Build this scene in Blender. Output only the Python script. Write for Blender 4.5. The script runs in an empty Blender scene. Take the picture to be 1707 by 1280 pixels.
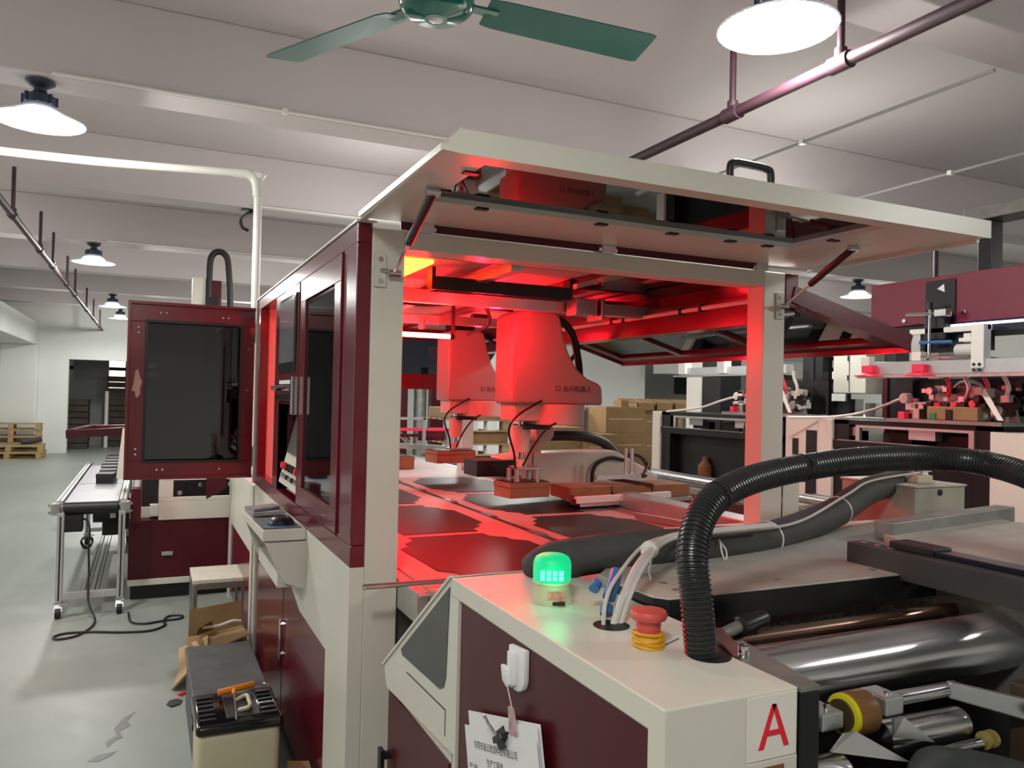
import bpy, bmesh, math, random
from mathutils import Vector, Matrix
random.seed(4)
sc = bpy.context.scene
C = sc.collection

# ------------------------------------------------------------------ camera
def make_camera():
    yaw, pit, rol = math.radians(24.85), math.radians(.896), math.radians(1.267)
    f = Vector((math.sin(yaw)*math.cos(pit), math.cos(yaw)*math.cos(pit), math.sin(pit)))
    r = Vector((math.cos(yaw), -math.sin(yaw), 0)); u = r.cross(f)
    r2 = math.cos(rol)*r + math.sin(rol)*u; u2 = -math.sin(rol)*r + math.cos(rol)*u
    cd = bpy.data.cameras.new('camera'); co = bpy.data.objects.new('camera', cd); C.objects.link(co)
    m = Matrix((r2, u2, -f)).transposed().to_4x4(); m.translation = (0, 0, 1.6)
    co.matrix_world = m
    cd.sensor_fit = 'HORIZONTAL'; cd.sensor_width = 36; cd.lens = 1311*36/1707
    cd.clip_start = .05; cd.clip_end = 200
    sc.camera = co
make_camera()

# ------------------------------------------------------------------ world, exposure, lamp settings
w = bpy.data.worlds.new('world'); sc.world = w; w.use_nodes = True
w.node_tree.nodes['Background'].inputs[0].default_value = (.75, .82, 1, 1)
w.node_tree.nodes['Background'].inputs[1].default_value = .4
sc.view_settings.view_transform = 'Standard'; sc.view_settings.look = 'None'
sc.view_settings.gamma = 1; sc.view_settings.use_curve_mapping = False
sc.view_settings.exposure = 0.1
FILL_W = 42.0  # watts of the fill light added to lift the ceiling
LAMP_W = 95.0          # watts of each high bay lamp
LAMP_COL = (1.0, .99, .94)
RED_PANEL, RED_TUBE, RED_BOX = 30.0, 200.0, 12.0
RED_SPOT, RED_POINT = 190.0, 10.0

# ------------------------------------------------------------------ materials
def lin(v):
    v /= 255.
    return v/12.92 if v <= .04045 else ((v+.055)/1.055)**2.4
def rgb(r, g, b): return (lin(r), lin(g), lin(b), 1)
def new_mat(name):
    m = bpy.data.materials.new(name); m.use_nodes = True
    return m, m.node_tree, m.node_tree.nodes['Principled BSDF']
def M(name, col, rough=.5, metal=0, var=.06, vs=6, bump=0, bs=80, coat=0, stretch=None, spec=.5):
    m, t, p = new_mat(name); N = t.nodes; L = t.links
    tc = N.new('ShaderNodeTexCoord'); src = tc.outputs['Object']
    if stretch:
        mp = N.new('ShaderNodeMapping'); mp.inputs['Scale'].default_value = stretch; L.new(src, mp.inputs[0]); src = mp.outputs[0]
    nz = N.new('ShaderNodeTexNoise'); nz.inputs['Scale'].default_value = vs; nz.inputs['Detail'].default_value = 5; L.new(src, nz.inputs['Vector'])
    rp = N.new('ShaderNodeValToRGB'); rp.color_ramp.elements[0].position = .3; rp.color_ramp.elements[1].position = .7
    rp.color_ramp.elements[0].color = [c*(1-var*2) for c in col[:3]]+[1]
    rp.color_ramp.elements[1].color = [min(1, c*(1+var)) for c in col[:3]]+[1]
    L.new(nz.outputs['Fac'], rp.inputs[0]); L.new(rp.outputs[0], p.inputs['Base Color'])
    p.inputs['Roughness'].default_value = rough; p.inputs['Metallic'].default_value = metal
    p.inputs['Specular IOR Level'].default_value = spec
    if coat: p.inputs['Coat Weight'].default_value = coat; p.inputs['Coat Roughness'].default_value = .08
    if bump:
        n2 = N.new('ShaderNodeTexNoise'); n2.inputs['Scale'].default_value = bs; L.new(src, n2.inputs['Vector'])
        b = N.new('ShaderNodeBump'); b.inputs['Strength'].default_value = bump; b.inputs['Distance'].default_value = .01
        L.new(n2.outputs['Fac'], b.inputs['Height']); L.new(b.outputs[0], p.inputs['Normal'])
    return m
def EM(name, col, s, base=(.8, .8, .8)):
    m, t, p = new_mat(name)
    p.inputs['Base Color'].default_value = (*base, 1)
    p.inputs['Emission Color'].default_value = (*col, 1); p.inputs['Emission Strength'].default_value = s
    return m
def tinted(name, tint, rough=.03, ior=1.5):
    m, t, p = new_mat(name); N = t.nodes; L = t.links
    out = N['Material Output']; N.remove(p)
    tr = N.new('ShaderNodeBsdfTransparent'); tr.inputs[0].default_value = (*tint, 1)
    gl = N.new('ShaderNodeBsdfGlossy'); gl.inputs['Roughness'].default_value = rough
    fr = N.new('ShaderNodeFresnel'); fr.inputs[0].default_value = ior
    mx = N.new('ShaderNodeMixShader'); L.new(fr.outputs[0], mx.inputs[0]); L.new(tr.outputs[0], mx.inputs[1]); L.new(gl.outputs[0], mx.inputs[2])
    L.new(mx.outputs[0], out.inputs[0]); return m
def shade_mat(name, transp, glow):
    m, t, p = new_mat(name); N = t.nodes; L = t.links; out = N['Material Output']
    p.inputs['Base Color'].default_value = (.3, .31, .33, 1); p.inputs['Roughness'].default_value = .25
    p.inputs['Emission Color'].default_value = (.9, .95, 1, 1); p.inputs['Emission Strength'].default_value = glow
    tc = N.new('ShaderNodeTexCoord'); wv = N.new('ShaderNodeTexVoronoi'); wv.inputs['Scale'].default_value = 90; L.new(tc.outputs['Object'], wv.inputs['Vector'])
    b = N.new('ShaderNodeBump'); b.inputs['Strength'].default_value = .6; b.inputs['Distance'].default_value = .01; L.new(wv.outputs['Distance'], b.inputs['Height']); L.new(b.outputs[0], p.inputs['Normal'])
    tr = N.new('ShaderNodeBsdfTransparent'); mx = N.new('ShaderNodeMixShader'); mx.inputs[0].default_value = transp
    L.new(p.outputs[0], mx.inputs[1]); L.new(tr.outputs[0], mx.inputs[2]); L.new(mx.outputs[0], out.inputs[0]); return m

CREAM = M('cream_enamel', rgb(212, 209, 197), .32, var=.02, vs=3, bump=.04, bs=300)
CREAM2 = M('cream_enamel_rough', rgb(205, 201, 190), .45, var=.03, vs=4)
MAROON = M('maroon_enamel', rgb(100, 15, 33), .22, var=.05, vs=3, bump=.05, bs=220, coat=.3)
MAROON2 = M('maroon_satin', rgb(74, 13, 24), .35, var=.05, spec=.35)
CEIL = M('ceiling_paint', rgb(198, 190, 190), .9, var=.025, vs=.6)
WALLM = M('wall_paint', rgb(222, 224, 220), .8, var=.03, vs=.7)
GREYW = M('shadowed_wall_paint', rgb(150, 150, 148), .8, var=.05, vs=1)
STEEL = M('brushed_steel', rgb(190, 190, 190), .3, 1, var=.08, vs=30)
CHROME = M('chrome', rgb(215, 215, 218), .1, 1, var=.02)
def roller_mat():
    m, t, p = new_mat('ground_chrome_roller'); p.inputs['Base Color'].default_value = (.72, .72, .74, 1); p.inputs['Metallic'].default_value = 1
    p.inputs['Roughness'].default_value = .24; p.inputs['Anisotropic'].default_value = .9; p.inputs['Anisotropic Rotation'].default_value = .25
    tg = t.nodes.new('ShaderNodeTangent'); tg.direction_type = 'RADIAL'; tg.axis = 'X'; t.links.new(tg.outputs[0], p.inputs['Tangent'])
    return m
CHROMEB = roller_mat() if True else M('polished_chrome', rgb(222, 222, 226), .07, 1, var=.04, vs=6, stretch=(.3, 12, 12))
ALU = M('aluminium_profile', rgb(200, 202, 202), .35, .85, var=.04, vs=10)
IRON = M('grey_machined_iron', rgb(150, 150, 145), .45, .6, var=.12, vs=9)
PLATE = M('worn_plate', rgb(178, 176, 166), .5, .2, var=.12, vs=7, bump=.05)
BLACK = M('black_plastic', rgb(24, 24, 26), .35, var=.1)
BLACKM = M('black_oxide_steel', rgb(22, 23, 24), .38, .2, var=.15, vs=10)
RUBBER = M('black_rubber', rgb(20, 20, 21), .5, var=.1)
HOSE = M('black_corrugated_plastic', rgb(36, 37, 38), .3, var=.05)
FOAM = M('dark_foam_insulation', rgb(62, 62, 60), .75, var=.12, vs=12, bump=.15, bs=60)
BELT = M('pale_belt', rgb(160, 152, 148), .45, var=.04, vs=3)
WRAP = M('black_satin_paper', rgb(34, 32, 33), .4, var=.15, vs=4, spec=.3)
CARD = M('brown_cardboard', rgb(142, 113, 76), .8, var=.07, vs=5, bump=.06, bs=60)
CARDD = M('grey_brown_board', rgb(140, 104, 72), .8, var=.1, vs=8)
WOOD = M('pale_pine', rgb(178, 150, 108), .75, var=.18, vs=5, stretch=(1, 8, 8))
DARKWOOD = M('dark_stack', rgb(70, 60, 54), .8, var=.2, vs=6)
PIPE = M('maroon_sprinkler_paint', rgb(56, 32, 42), .5, var=.08)
PVC = M('white_pvc', rgb(225, 222, 215), .4, var=.02)
TEAL = M('teal_enamel', rgb(22, 108, 98), .16, var=.06, coat=.5)
TEALB = M('teal_blade_paint', rgb(20, 96, 88), .45, var=.06)
NAVY = M('dark_lamp_housing', rgb(40, 48, 66), .45, var=.08)
PAPER = M('white_paper', rgb(225, 226, 226), .8, var=.015)
INK = M('black_ink', rgb(60, 60, 62), .8, var=.02)
REDINK = M('red_ink', rgb(226, 24, 46), .5, var=.03)
ESTOP = M('red_button_plastic', rgb(208, 84, 76), .45, var=.04)
YELLOW = M('yellow_rubber', rgb(218, 160, 30), .5, var=.08)
YELG = M('yellow_green_rim', rgb(205, 200, 30), .45, var=.05)
BROWNR = M('brown_urethane', rgb(120, 82, 44), .4, var=.1)
ORANGE = M('orange_plastic', rgb(225, 130, 30), .4, var=.05)
BEIGE = M('beige_plastic', rgb(196, 188, 158), .45, var=.03)
CLEAR = M('clear_vinyl_tube', rgb(205, 200, 195), .2, var=.05)
BLUE = M('blue_tape', rgb(60, 110, 170), .4, var=.1)
PINK = M('pink_and_red_lit', rgb(235, 50, 80), .4, var=.05)  # red light put into cup and block colour; also plain pink plastic
BROWNP = M('brown_painted_plate', rgb(70, 55, 42), .5, var=.1)
ORF = M('orange_film', rgb(190, 100, 30), .35, var=.1)
SMOKE = tinted('smoked_acrylic', (.30, .32, .38), ior=1.7)  # smoked tint, made bluish and paler to carry lens-flare haze
SMOKED = tinted('dark_smoked_acrylic', (.07, .065, .08), ior=1.9)
SMOKEL = tinted('light_smoked_acrylic', (.62, .58, .62), ior=1.8)
LCD = M('dark_display_glass', rgb(38, 42, 44), .08, var=.1)
LCDG = M('grey_display_glass', rgb(110, 108, 112), .12, var=.08)
GREENK = M('green_plastic', rgb(40, 120, 80), .4)
E_PANEL = EM('red_led_panel', (1, .035, .004), RED_PANEL)
E_TUBE = EM('red_led_tube', (1, .02, .016), RED_TUBE)
E_BOX = EM('red_led_bar', (1, .02, .02), RED_BOX)
E_UV = EM('violet_led_bar', (.62, .6, 1), 2.5)
E_GREEN = EM('green_beacon_led', (.0, .62, .24), .9, (.0, .22, .08))
E_GREENW = EM('green_beacon_core', (.12, 1, .4), 2.2, (0, .3, .1))
E_LAMP = EM('lamp_diffuser', LAMP_COL, 7)
E_SKY = EM('daylight_window', (1, .93, .78), 2.2)
SHADE = shade_mat('ribbed_acrylic_shade', .35, .12)
def floor_mat():
    m, t, p = new_mat('grey_green_epoxy'); N = t.nodes; L = t.links
    tc = N.new('ShaderNodeTexCoord')
    n1 = N.new('ShaderNodeTexNoise'); n1.inputs['Scale'].default_value = .5; n1.inputs['Detail'].default_value = 6
    n2 = N.new('ShaderNodeTexNoise'); n2.inputs['Scale'].default_value = 7; n2.inputs['Detail'].default_value = 8
    for n in (n1, n2): L.new(tc.outputs['Object'], n.inputs['Vector'])
    ad = N.new('ShaderNodeMix'); ad.inputs[0].default_value = .35; L.new(n1.outputs['Fac'], ad.inputs[2]); L.new(n2.outputs['Fac'], ad.inputs[3])
    r = N.new('ShaderNodeValToRGB'); e = r.color_ramp.elements
    e[0].position = .3; e[0].color = rgb(136, 143, 138); e[1].position = .7; e[1].color = rgb(158, 164, 157)
    L.new(ad.outputs[0], r.inputs[0]); L.new(r.outputs[0], p.inputs['Base Color'])
    r2 = N.new('ShaderNodeMapRange'); r2.inputs[3].default_value = .34; r2.inputs[4].default_value = .5; L.new(n2.outputs['Fac'], r2.inputs[0]); L.new(r2.outputs[0], p.inputs['Roughness'])
    b = N.new('ShaderNodeBump'); b.inputs['Strength'].default_value = .02; b.inputs['Distance'].default_value = .01; L.new(n2.outputs['Fac'], b.inputs['Height']); L.new(b.outputs[0], p.inputs['Normal'])
    return m
FLOOR = floor_mat()

# ------------------------------------------------------------------ geometry helpers
def crom(pts, n=10):
    pts = [Vector(p) for p in pts]
    if len(pts) < 3: return pts
    P = [pts[0]*2-pts[1]] + pts + [pts[-1]*2-pts[-2]]; out = []
    for i in range(1, len(P)-2):
        a, b, c, d = P[i-1:i+3]
        for k in range(n):
            t = k/n
            out.append(.5*((2*b)+(c-a)*t+(2*a-5*b+4*c-d)*t*t+(3*b-a-3*c+d)*t**3))
    out.append(pts[-1]); return out
class B:
    def __init__(s): s.v = []; s.f = []
    def add(s, vs, fs):
        o = len(s.v); s.v += [Vector(v) for v in vs]; s.f += [[i+o for i in f] for f in fs]; return s
    def box(s, x0, x1, y0, y1, z0, z1):
        x0, x1 = min(x0, x1), max(x0, x1); y0, y1 = min(y0, y1), max(y0, y1); z0, z1 = min(z0, z1), max(z0, z1)
        return s.add([(x0,y0,z0),(x1,y0,z0),(x1,y1,z0),(x0,y1,z0),(x0,y0,z1),(x1,y0,z1),(x1,y1,z1),(x0,y1,z1)],
                     [(3,2,1,0),(4,5,6,7),(0,1,5,4),(1,2,6,5),(2,3,7,6),(3,0,4,7)])
    def obox(s, p0, p1, wd, h, up=(0,0,1)):      # a bar of section wd x h from p0 to p1
        p0, p1 = Vector(p0), Vector(p1); d = (p1-p0).normalized(); u = Vector(up); a = d.cross(u)
        if a.length < 1e-4: a = d.cross(Vector((1,0,0)))
        a.normalize(); u = a.cross(d); q = []
        for p in (p0, p1):
            for i, j in ((-1,-1),(1,-1),(1,1),(-1,1)): q.append(p+a*(i*wd/2)+u*(j*h/2))
        return s.add(q, [(3,2,1,0),(4,5,6,7),(0,1,5,4),(1,2,6,5),(2,3,7,6),(3,0,4,7)])
    def slab(s, quad, t):                        # four corners thickened along the normal
        q = [Vector(p) for p in quad]; n = (q[1]-q[0]).cross(q[3]-q[0]).normalized()*t
        return s.add(q+[p+n for p in q], [(3,2,1,0),(4,5,6,7),(0,1,5,4),(1,2,6,5),(2,3,7,6),(3,0,4,7)])
    def prism(s, poly, ax, a, b):                # polygon in the plane across axis ax
        i = 'xyz'.index(ax); n = len(poly)
        def mk(p, v): q = list(p); q.insert(i, v); return q
        return s.add([mk(p, a) for p in poly]+[mk(p, b) for p in poly], [list(range(n))[::-1], list(range(n, 2*n))]+[(k, (k+1) % n, n+(k+1) % n, n+k) for k in range(n)])
    def cyl(s, p0, p1, r0, r1=None, n=20, cap=True):
        return s.sweep([p0, p1], [r0, r0 if r1 is None else r1], n, cap)
    def sweep(s, pts, rad, n=10, cap=True):
        pts = [Vector(p) for p in pts]; m = len(pts)
        if not hasattr(rad, '__len__'): rad = [rad]*m
        T = [(pts[min(i+1, m-1)]-pts[max(i-1, 0)]).normalized() for i in range(m)]
        a = T[0].cross(Vector((0,0,1)))
        if a.length < 1e-3: a = T[0].cross(Vector((0,1,0)))
        a.normalize(); vs = []; fs = []
        for i in range(m):
            a = (a-T[i]*a.dot(T[i])).normalized(); b = T[i].cross(a)
            for k in range(n):
                th = 2*math.pi*k/n; vs.append(pts[i]+(a*math.cos(th)+b*math.sin(th))*rad[i])
        for i in range(m-1):
            for k in range(n): fs.append((i*n+k, i*n+(k+1) % n, (i+1)*n+(k+1) % n, (i+1)*n+k))
        if cap: fs += [tuple(range(n))[::-1], tuple(range((m-1)*n, m*n))]
        return s.add(vs, fs)
    def tube(s, pts, r, n=10, k=10): return s.sweep(crom(pts, k), r, n)
    def lathe(s, prof, c=(0,0,0), n=32):
        vs = []; fs = []; m = len(prof)
        for r, z in prof:
            for k in range(n):
                th = 2*math.pi*k/n; vs.append((c[0]+r*math.cos(th), c[1]+r*math.sin(th), c[2]+z))
        for i in range(m-1):
            for k in range(n): fs.append((i*n+k, i*n+(k+1) % n, (i+1)*n+(k+1) % n, (i+1)*n+k))
        if prof[0][0] > 1e-5: fs.append(tuple(range(n))[::-1])
        if prof[-1][0] > 1e-5: fs.append(tuple(range((m-1)*n, m*n)))
        return s.add(vs, fs)
    def frame(s, ax, lo, hi, o0, o1, i0, i1):    # rectangular frame: outer (o0,o1) and inner (i0,i1) corners across axis ax, lo..hi along it
        for (a0, b0, a1, b1) in ((o0[0], o0[1], o1[0], i0[1]), (o0[0], i1[1], o1[0], o1[1]), (o0[0], i0[1], i0[0], i1[1]), (i1[0], i0[1], o1[0], i1[1])):
            if abs(a1-a0) < 1e-5 or abs(b1-b0) < 1e-5: continue
            if ax == 'x': s.box(lo, hi, a0, a1, b0, b1)
            elif ax == 'y': s.box(a0, a1, lo, hi, b0, b1)
            else: s.box(a0, a1, b0, b1, lo, hi)
        return s
def root_loc(p):
    while p.parent: p = p.parent
    return p.location.copy()
def ob(name, b, mat, parent=None, bev=0, smooth=False, seg=2):
    off = root_loc(parent) if parent else Vector((0,0,0))
    me = bpy.data.meshes.new(name); me.from_pydata([v-off for v in b.v], [], b.f); me.validate()
    bm = bmesh.new(); bm.from_mesh(me)
    bmesh.ops.recalc_face_normals(bm, faces=bm.faces)
    if bev:
        es = [e for e in bm.edges if len(e.link_faces) == 2 and e.calc_face_angle(0) > .5]
        if es: bmesh.ops.bevel(bm, geom=es, offset=bev, segments=seg, affect='EDGES', profile=.5, clamp_overlap=True)
    bm.to_mesh(me); bm.free()
    me.materials.append(mat)
    if smooth:
        me.shade_smooth() if hasattr(me, 'shade_smooth') else None
        try: me.set_sharp_from_angle(angle=math.radians(38))
        except Exception: pass
    o = bpy.data.objects.new(name, me); C.objects.link(o)
    if parent: o.parent = parent
    return o
def tag(o, label, cat=None, group=None, kind=None):
    if label: o['label'] = label
    if cat: o['category'] = cat
    if group: o['group'] = group
    if kind: o['kind'] = kind
    return o
def th(name, label, cat, loc=(0,0,0), group=None):
    o = bpy.data.objects.new(name, None); C.objects.link(o); o.location = loc; o.empty_display_size = .1
    return tag(o, label, cat, group)
def recenter(o):
    me = o.data; xs = [v.co for v in me.vertices]
    c = Vector(((min(v.x for v in xs)+max(v.x for v in xs))/2, (min(v.y for v in xs)+max(v.y for v in xs))/2, min(v.z for v in xs)))
    me.transform(Matrix.Translation(-c)); o.location = c; return o
def tm(name, label, cat, b, mat, group=None, bev=0, smooth=False, kind=None):
    return tag(recenter(ob(name, b, mat, None, bev, smooth)), label, cat, group, kind)
def st(name, b, mat, parent=None, bev=0, smooth=False):
    o = ob(name, b, mat, parent, bev, smooth)
    if not parent: o['kind'] = 'structure'
    return o
def copy_tree(o, parent=None):
    c = o.copy(); C.objects.link(c); c.parent = parent
    for ch in list(o.children): copy_tree(ch, c)
    return c
def text(name, s, size, mat, mtx, parent, depth=.0006, align='CENTER'):
    cu = bpy.data.curves.new('t', 'FONT'); cu.body = s; cu.size = size; cu.extrude = depth; cu.align_x = align; cu.align_y = 'CENTER'
    to = bpy.data.objects.new('t', cu); C.objects.link(to)
    dg = bpy.context.evaluated_depsgraph_get(); me = bpy.data.meshes.new_from_object(to.evaluated_get(dg))
    bpy.data.objects.remove(to); bpy.data.curves.remove(cu)
    me.transform(mtx); me.transform(Matrix.Translation(-root_loc(parent)))
    me.materials.clear(); me.materials.append(mat)
    o = bpy.data.objects.new(name, me); C.objects.link(o); o.parent = parent; return o
def frame_mtx(origin, right, up):
    r = Vector(right).normalized(); u = Vector(up).normalized(); n = r.cross(u)
    m = Matrix((r, u, n)).transposed().to_4x4(); m.translation = origin; return m

# ================================================================== THE SETTING
X0, X1, Y0, Y1, ZC = -4.2, 13.5, -4.0, 21.7, 3.92
fl = st('floor', B().box(X0, X1, Y0, Y1+9, -.1, 0), FLOOR)
for poly in ([(-.12,3.93),(-.09,4.0),(-.06,4.02),(-.075,4.1),(-.03,4.15),(-.045,4.21),(-.01,4.32),(-.06,4.26),(-.1,4.14),(-.085,4.06),(-.13,3.99)],
             [(-.19,3.82),(-.15,3.87),(-.08,3.88),(-.1,3.84),(-.15,3.8)]):
    ob('oil_stain', B().prism(poly, 'z', .0005, .0015), M('stain', rgb(96, 100, 94), .4), fl)
st('ceiling', B().box(X0, X1, Y0, Y1, ZC, ZC+.1), CEIL)
st('wall_left', B().box(X0-.15, X0, Y0, Y1+9, 0, ZC), WALLM)
st('wall_right', B().box(X1, X1+.15, Y0, Y1, 0, ZC), WALLM)
st('wall_front', B().box(X0, X1, Y0-.15, Y0, 0, ZC), WALLM)
bw = B().box(X0, -1.74, Y1, Y1+.25, 0, ZC).box(-1.74, .2, Y1, Y1+.25, 2.26, ZC).box(.2, X1, Y1, Y1+.25, 0, ZC)
st('wall_back', bw, WALLM)
n = 0
for y in (-3.0, -.3, 2.4, 5.25, 8.1, 11.0, 13.9, 16.8, 19.6):
    n += 1; st('trim_%d' % n, B().box(X0, X1, y, y+.3, 3.4, ZC), CEIL, bev=.01)
# side beam along the left wall and boxed column
n += 1; st('trim_%d' % n, B().box(X0, -2.4, 12.5, Y1, 2.57, 3.1), WALLM, bev=.02)
n += 1; st('trim_%d' % n, B().box(-3.1, -2.36, Y1-.35, Y1, 0, 2.57), WALLM, bev=.02)
n += 1; st('trim_%d' % n, B().box(5.6, 9.6, 14.0, 14.3, 0, 3.4), WALLM)
n += 1; st('trim_%d' % n, B().box(9.6, X1, 13.2, 13.7, 2.14, 2.5), WALLM)
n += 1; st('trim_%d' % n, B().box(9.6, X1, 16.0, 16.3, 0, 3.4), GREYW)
st('window_2', B().frame('y', 15.94, 16.0, (11.85, 1.75), (12.7, 2.2), (11.9, 1.8), (12.65, 2.15)).box(11.9, 12.65, 15.97, 15.99, 1.8, 2.15), BLACKM)
# room beyond the doorway
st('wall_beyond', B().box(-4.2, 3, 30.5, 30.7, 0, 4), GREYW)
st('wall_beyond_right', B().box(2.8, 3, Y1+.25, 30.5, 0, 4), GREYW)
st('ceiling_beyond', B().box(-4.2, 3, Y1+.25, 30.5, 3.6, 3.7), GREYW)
wn = st('window_1', B().frame('y', 30.42, 30.5, (-1.75, 1.5), (1.0, 3.3), (-1.7, 1.55), (.95, 3.25)).box(-.72, -.66, 30.42, 30.5, 1.55, 3.25), IRON)
ob('pane', B().box(-1.7, .95, 30.46, 30.48, 1.55, 3.25), E_SKY, wn)
n += 1; st('trim_%d' % n, B().box(-4.2, 3, 26, 26.12, 2.1, 2.2), BLACKM)
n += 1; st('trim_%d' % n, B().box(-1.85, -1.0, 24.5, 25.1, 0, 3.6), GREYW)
conduit_mat = PVC
def conduit(x, y, z, x2, y2, z2, label):
    t = th('cable_conduit', label, 'conduit', ((x+x2)/2, (y+y2)/2, z))
    ob('tube', B().cyl((x, y, z), (x2, y2, z2), .011, n=8), conduit_mat, t)
    L = (Vector((x2, y2, z2))-Vector((x, y, z))); k = int(L.length/1.15)
    for i in range(1, k):
        p = Vector((x, y, z))+L*(i/k); ob('clip', B().box(p.x-.018, p.x+.018, p.y-.018, p.y+.018, p.z-.014, p.z+.018), PVC, t)
conduit(-.55, 5.235, 3.41, 6.0, 5.235, 3.41, 'thin white conduit along the ceiling beam behind the nearest left lamp')
conduit(.9, 8.085, 3.42, 6.5, 8.085, 3.42, 'thin white conduit on the second ceiling beam, right of the white drop pipe')
conduit(-.5, 10.985, 3.42, 7.0, 10.985, 3.42, 'thin white conduit on the third ceiling beam, by the second left lamp')
conduit_mat = GREYW
conduit(4.03, 2.7, 3.385, 4.03, 8.1, 3.385, 'thin conduit under the ceiling on the right, nearest the sprinkler pipe')
conduit(5.54, 2.7, 3.385, 5.54, 8.1, 3.385, 'thin conduit under the ceiling on the right, farther from the sprinkler pipe')

# ------------------------------------------------------------------ ceiling fixtures
def lamp(x, y, zb, label, on=True):
    t = th('high_bay_lamp', label, 'ceiling lamp', (x, y, zb), 'high bay ceiling lamps')
    q = 1.13
    ob('shade', B().lathe([(r*q, z*q) for r, z in [(.215, 0), (.219, .004), (.2, .014), (.15, .034), (.105, .055), (.078, .075), (.072, .07), (.1, .05), (.145, .028), (.195, .009)]], (x, y, zb), 40), SHADE, t, smooth=True)
    ob('diffuser', B().lathe([(r*q, z*q) for r, z in [(.001, .012), (.06, .015), (.1, .024), (.118, .036), (.1, .052), (.07, .07)]], (x, y, zb), 32), E_LAMP, t, smooth=True)
    h = ob('housing', B().lathe([(.07, .082), (.085, .1), (.085, .15), (.05, .165), (.035, .18), (.035, .2), (.06, .215), (.08, .23), (.08, .236), (.02, .24)], (x, y, zb), 24), NAVY, t, smooth=True)
    for k in range(8):
        a = k*math.pi/4; ob('fin', B().obox((x+.082*math.cos(a), y+.082*math.sin(a), zb+.1), (x+.082*math.cos(a), y+.082*math.sin(a), zb+.155), .012, .026, (math.cos(a), math.sin(a), 0)), NAVY, h)
    ob('mount', B().cyl((x, y, zb+.236), (x, y, 3.4), .03, n=12), NAVY, t, smooth=True)
    if on:
        ld = bpy.data.lights.new('lamp_light', 'SPOT'); ld.spot_size = math.radians(168); ld.spot_blend = .35; ld.energy = LAMP_W; ld.color = LAMP_COL; ld.shadow_soft_size = .1
        lo = bpy.data.objects.new('lamp_light', ld); C.objects.link(lo); lo.location = (0, 0, -.06); lo.parent = t
        ld = bpy.data.lights.new('ceiling_fill', 'POINT'); ld.energy = FILL_W; ld.color = LAMP_COL; ld.shadow_soft_size = .06  # added fill in open air below the shade, brightens the ceiling
        lo = bpy.data.objects.new('ceiling_fill', ld); C.objects.link(lo); lo.location = (0, 0, -.13); lo.parent = t
    return t
for x, y, lb in ((-.62, 5.36, 'nearest lit lamp of the row above the left aisle, cut by the left picture edge'), (-.655, 11.1, 'second lit lamp in the row above the left aisle'),
        (-.655, 16.95, 'third lit lamp in the row above the left aisle'), (-.6, 19.75, 'fourth and farthest lit lamp above the left aisle, half behind the open red door'),
        (2.34, 2.5, 'big lit lamp with dotted shade at the top right, nearest the camera'), (9.3, 8.22, 'distant lit lamp above the right-hand red beam, half hidden by it')):
    lamp(x, y, 3.15, lb)
for (x, y) in ((-.55, -.3), (2.02, 7.0), (4.6, 4.6), (4.6, -.3), (4.6, 9.7), (2.02, 12.0), (4.6, 11.8), (10.5, 9), (2.02, 17), (7.9, 18), (7.9, 2), (-3.0, 4.6), (-3.0, 9.7), (-3, 16)):
    ld = bpy.data.lights.new('unseen_room_lamp', 'SPOT'); ld.spot_size = math.radians(168); ld.spot_blend = .35; ld.energy = LAMP_W; ld.color = LAMP_COL; ld.shadow_soft_size = .15
    lo = bpy.data.objects.new('unseen_room_lamp', ld); C.objects.link(lo); lo.location = (x, y, 2.95)
    ld = bpy.data.lights.new('unseen_ceiling_fill', 'POINT'); ld.energy = FILL_W*.8; ld.color = LAMP_COL; ld.shadow_soft_size = .3  # added ceiling fill, no shade around it
    lo = bpy.data.objects.new('unseen_ceiling_fill', ld); C.objects.link(lo); lo.location = (x, y, 2.9)
ld = bpy.data.lights.new('doorway_room_lamp', 'POINT'); ld.energy = 40; ld.shadow_soft_size = .2; lo = bpy.data.objects.new('doorway_room_lamp', ld); C.objects.link(lo); lo.location = (0, 28, 3.2)

fx, fy, fz = .767, 2.265, 2.74
t = th('ceiling_fan', 'teal green ceiling fan at the top of the picture', 'fan', (fx, fy, fz))
ob('motor_housing', B().lathe([(.001, 0), (.035, .0), (.04, .004), (.085, .012), (.108, .03), (.117, .055), (.118, .085), (.112, .1), (.09, .12), (.04, .135), (.02, .14)], (fx, fy, fz), 40), TEAL, t, smooth=True)
ob('cap_screw', B().lathe([(.001, -.004), (.014, -.004), (.022, -.001), (.024, .003)], (fx, fy, fz), 20), STEEL, t, smooth=True)
ob('down_rod', B().cyl((fx, fy, fz+.13), (fx, fy, ZC), .013, n=12).cyl((fx, fy, fz+.14), (fx, fy, fz+.24), .05, .03), TEAL, t, smooth=True)
for a0 in (118.3, -1.7, 238.3):
    a = math.radians(a0); d = Vector((math.cos(a), math.sin(a), 0)); s_ = Vector((-math.sin(a), math.cos(a), 0)); c0 = Vector((fx, fy, fz+.06))
    b = B(); q = []
    for rr, wd in ((.16, .055), (.2, .065), (.45, .072), (.73, .078), (.75, .07)):
        q.append((c0+d*rr+s_*wd+Vector((0,0,-.014)), c0+d*rr-s_*wd*.9+Vector((0,0,.016))))
    for i in range(4): b.slab([q[i][0], q[i+1][0], q[i+1][1], q[i][1]], .004)
    bl = ob('blade', b, TEALB, t)
    ob('blade_iron', B().obox(c0+d*.1, c0+d*.2, .04, .008), TEAL, bl)

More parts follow.
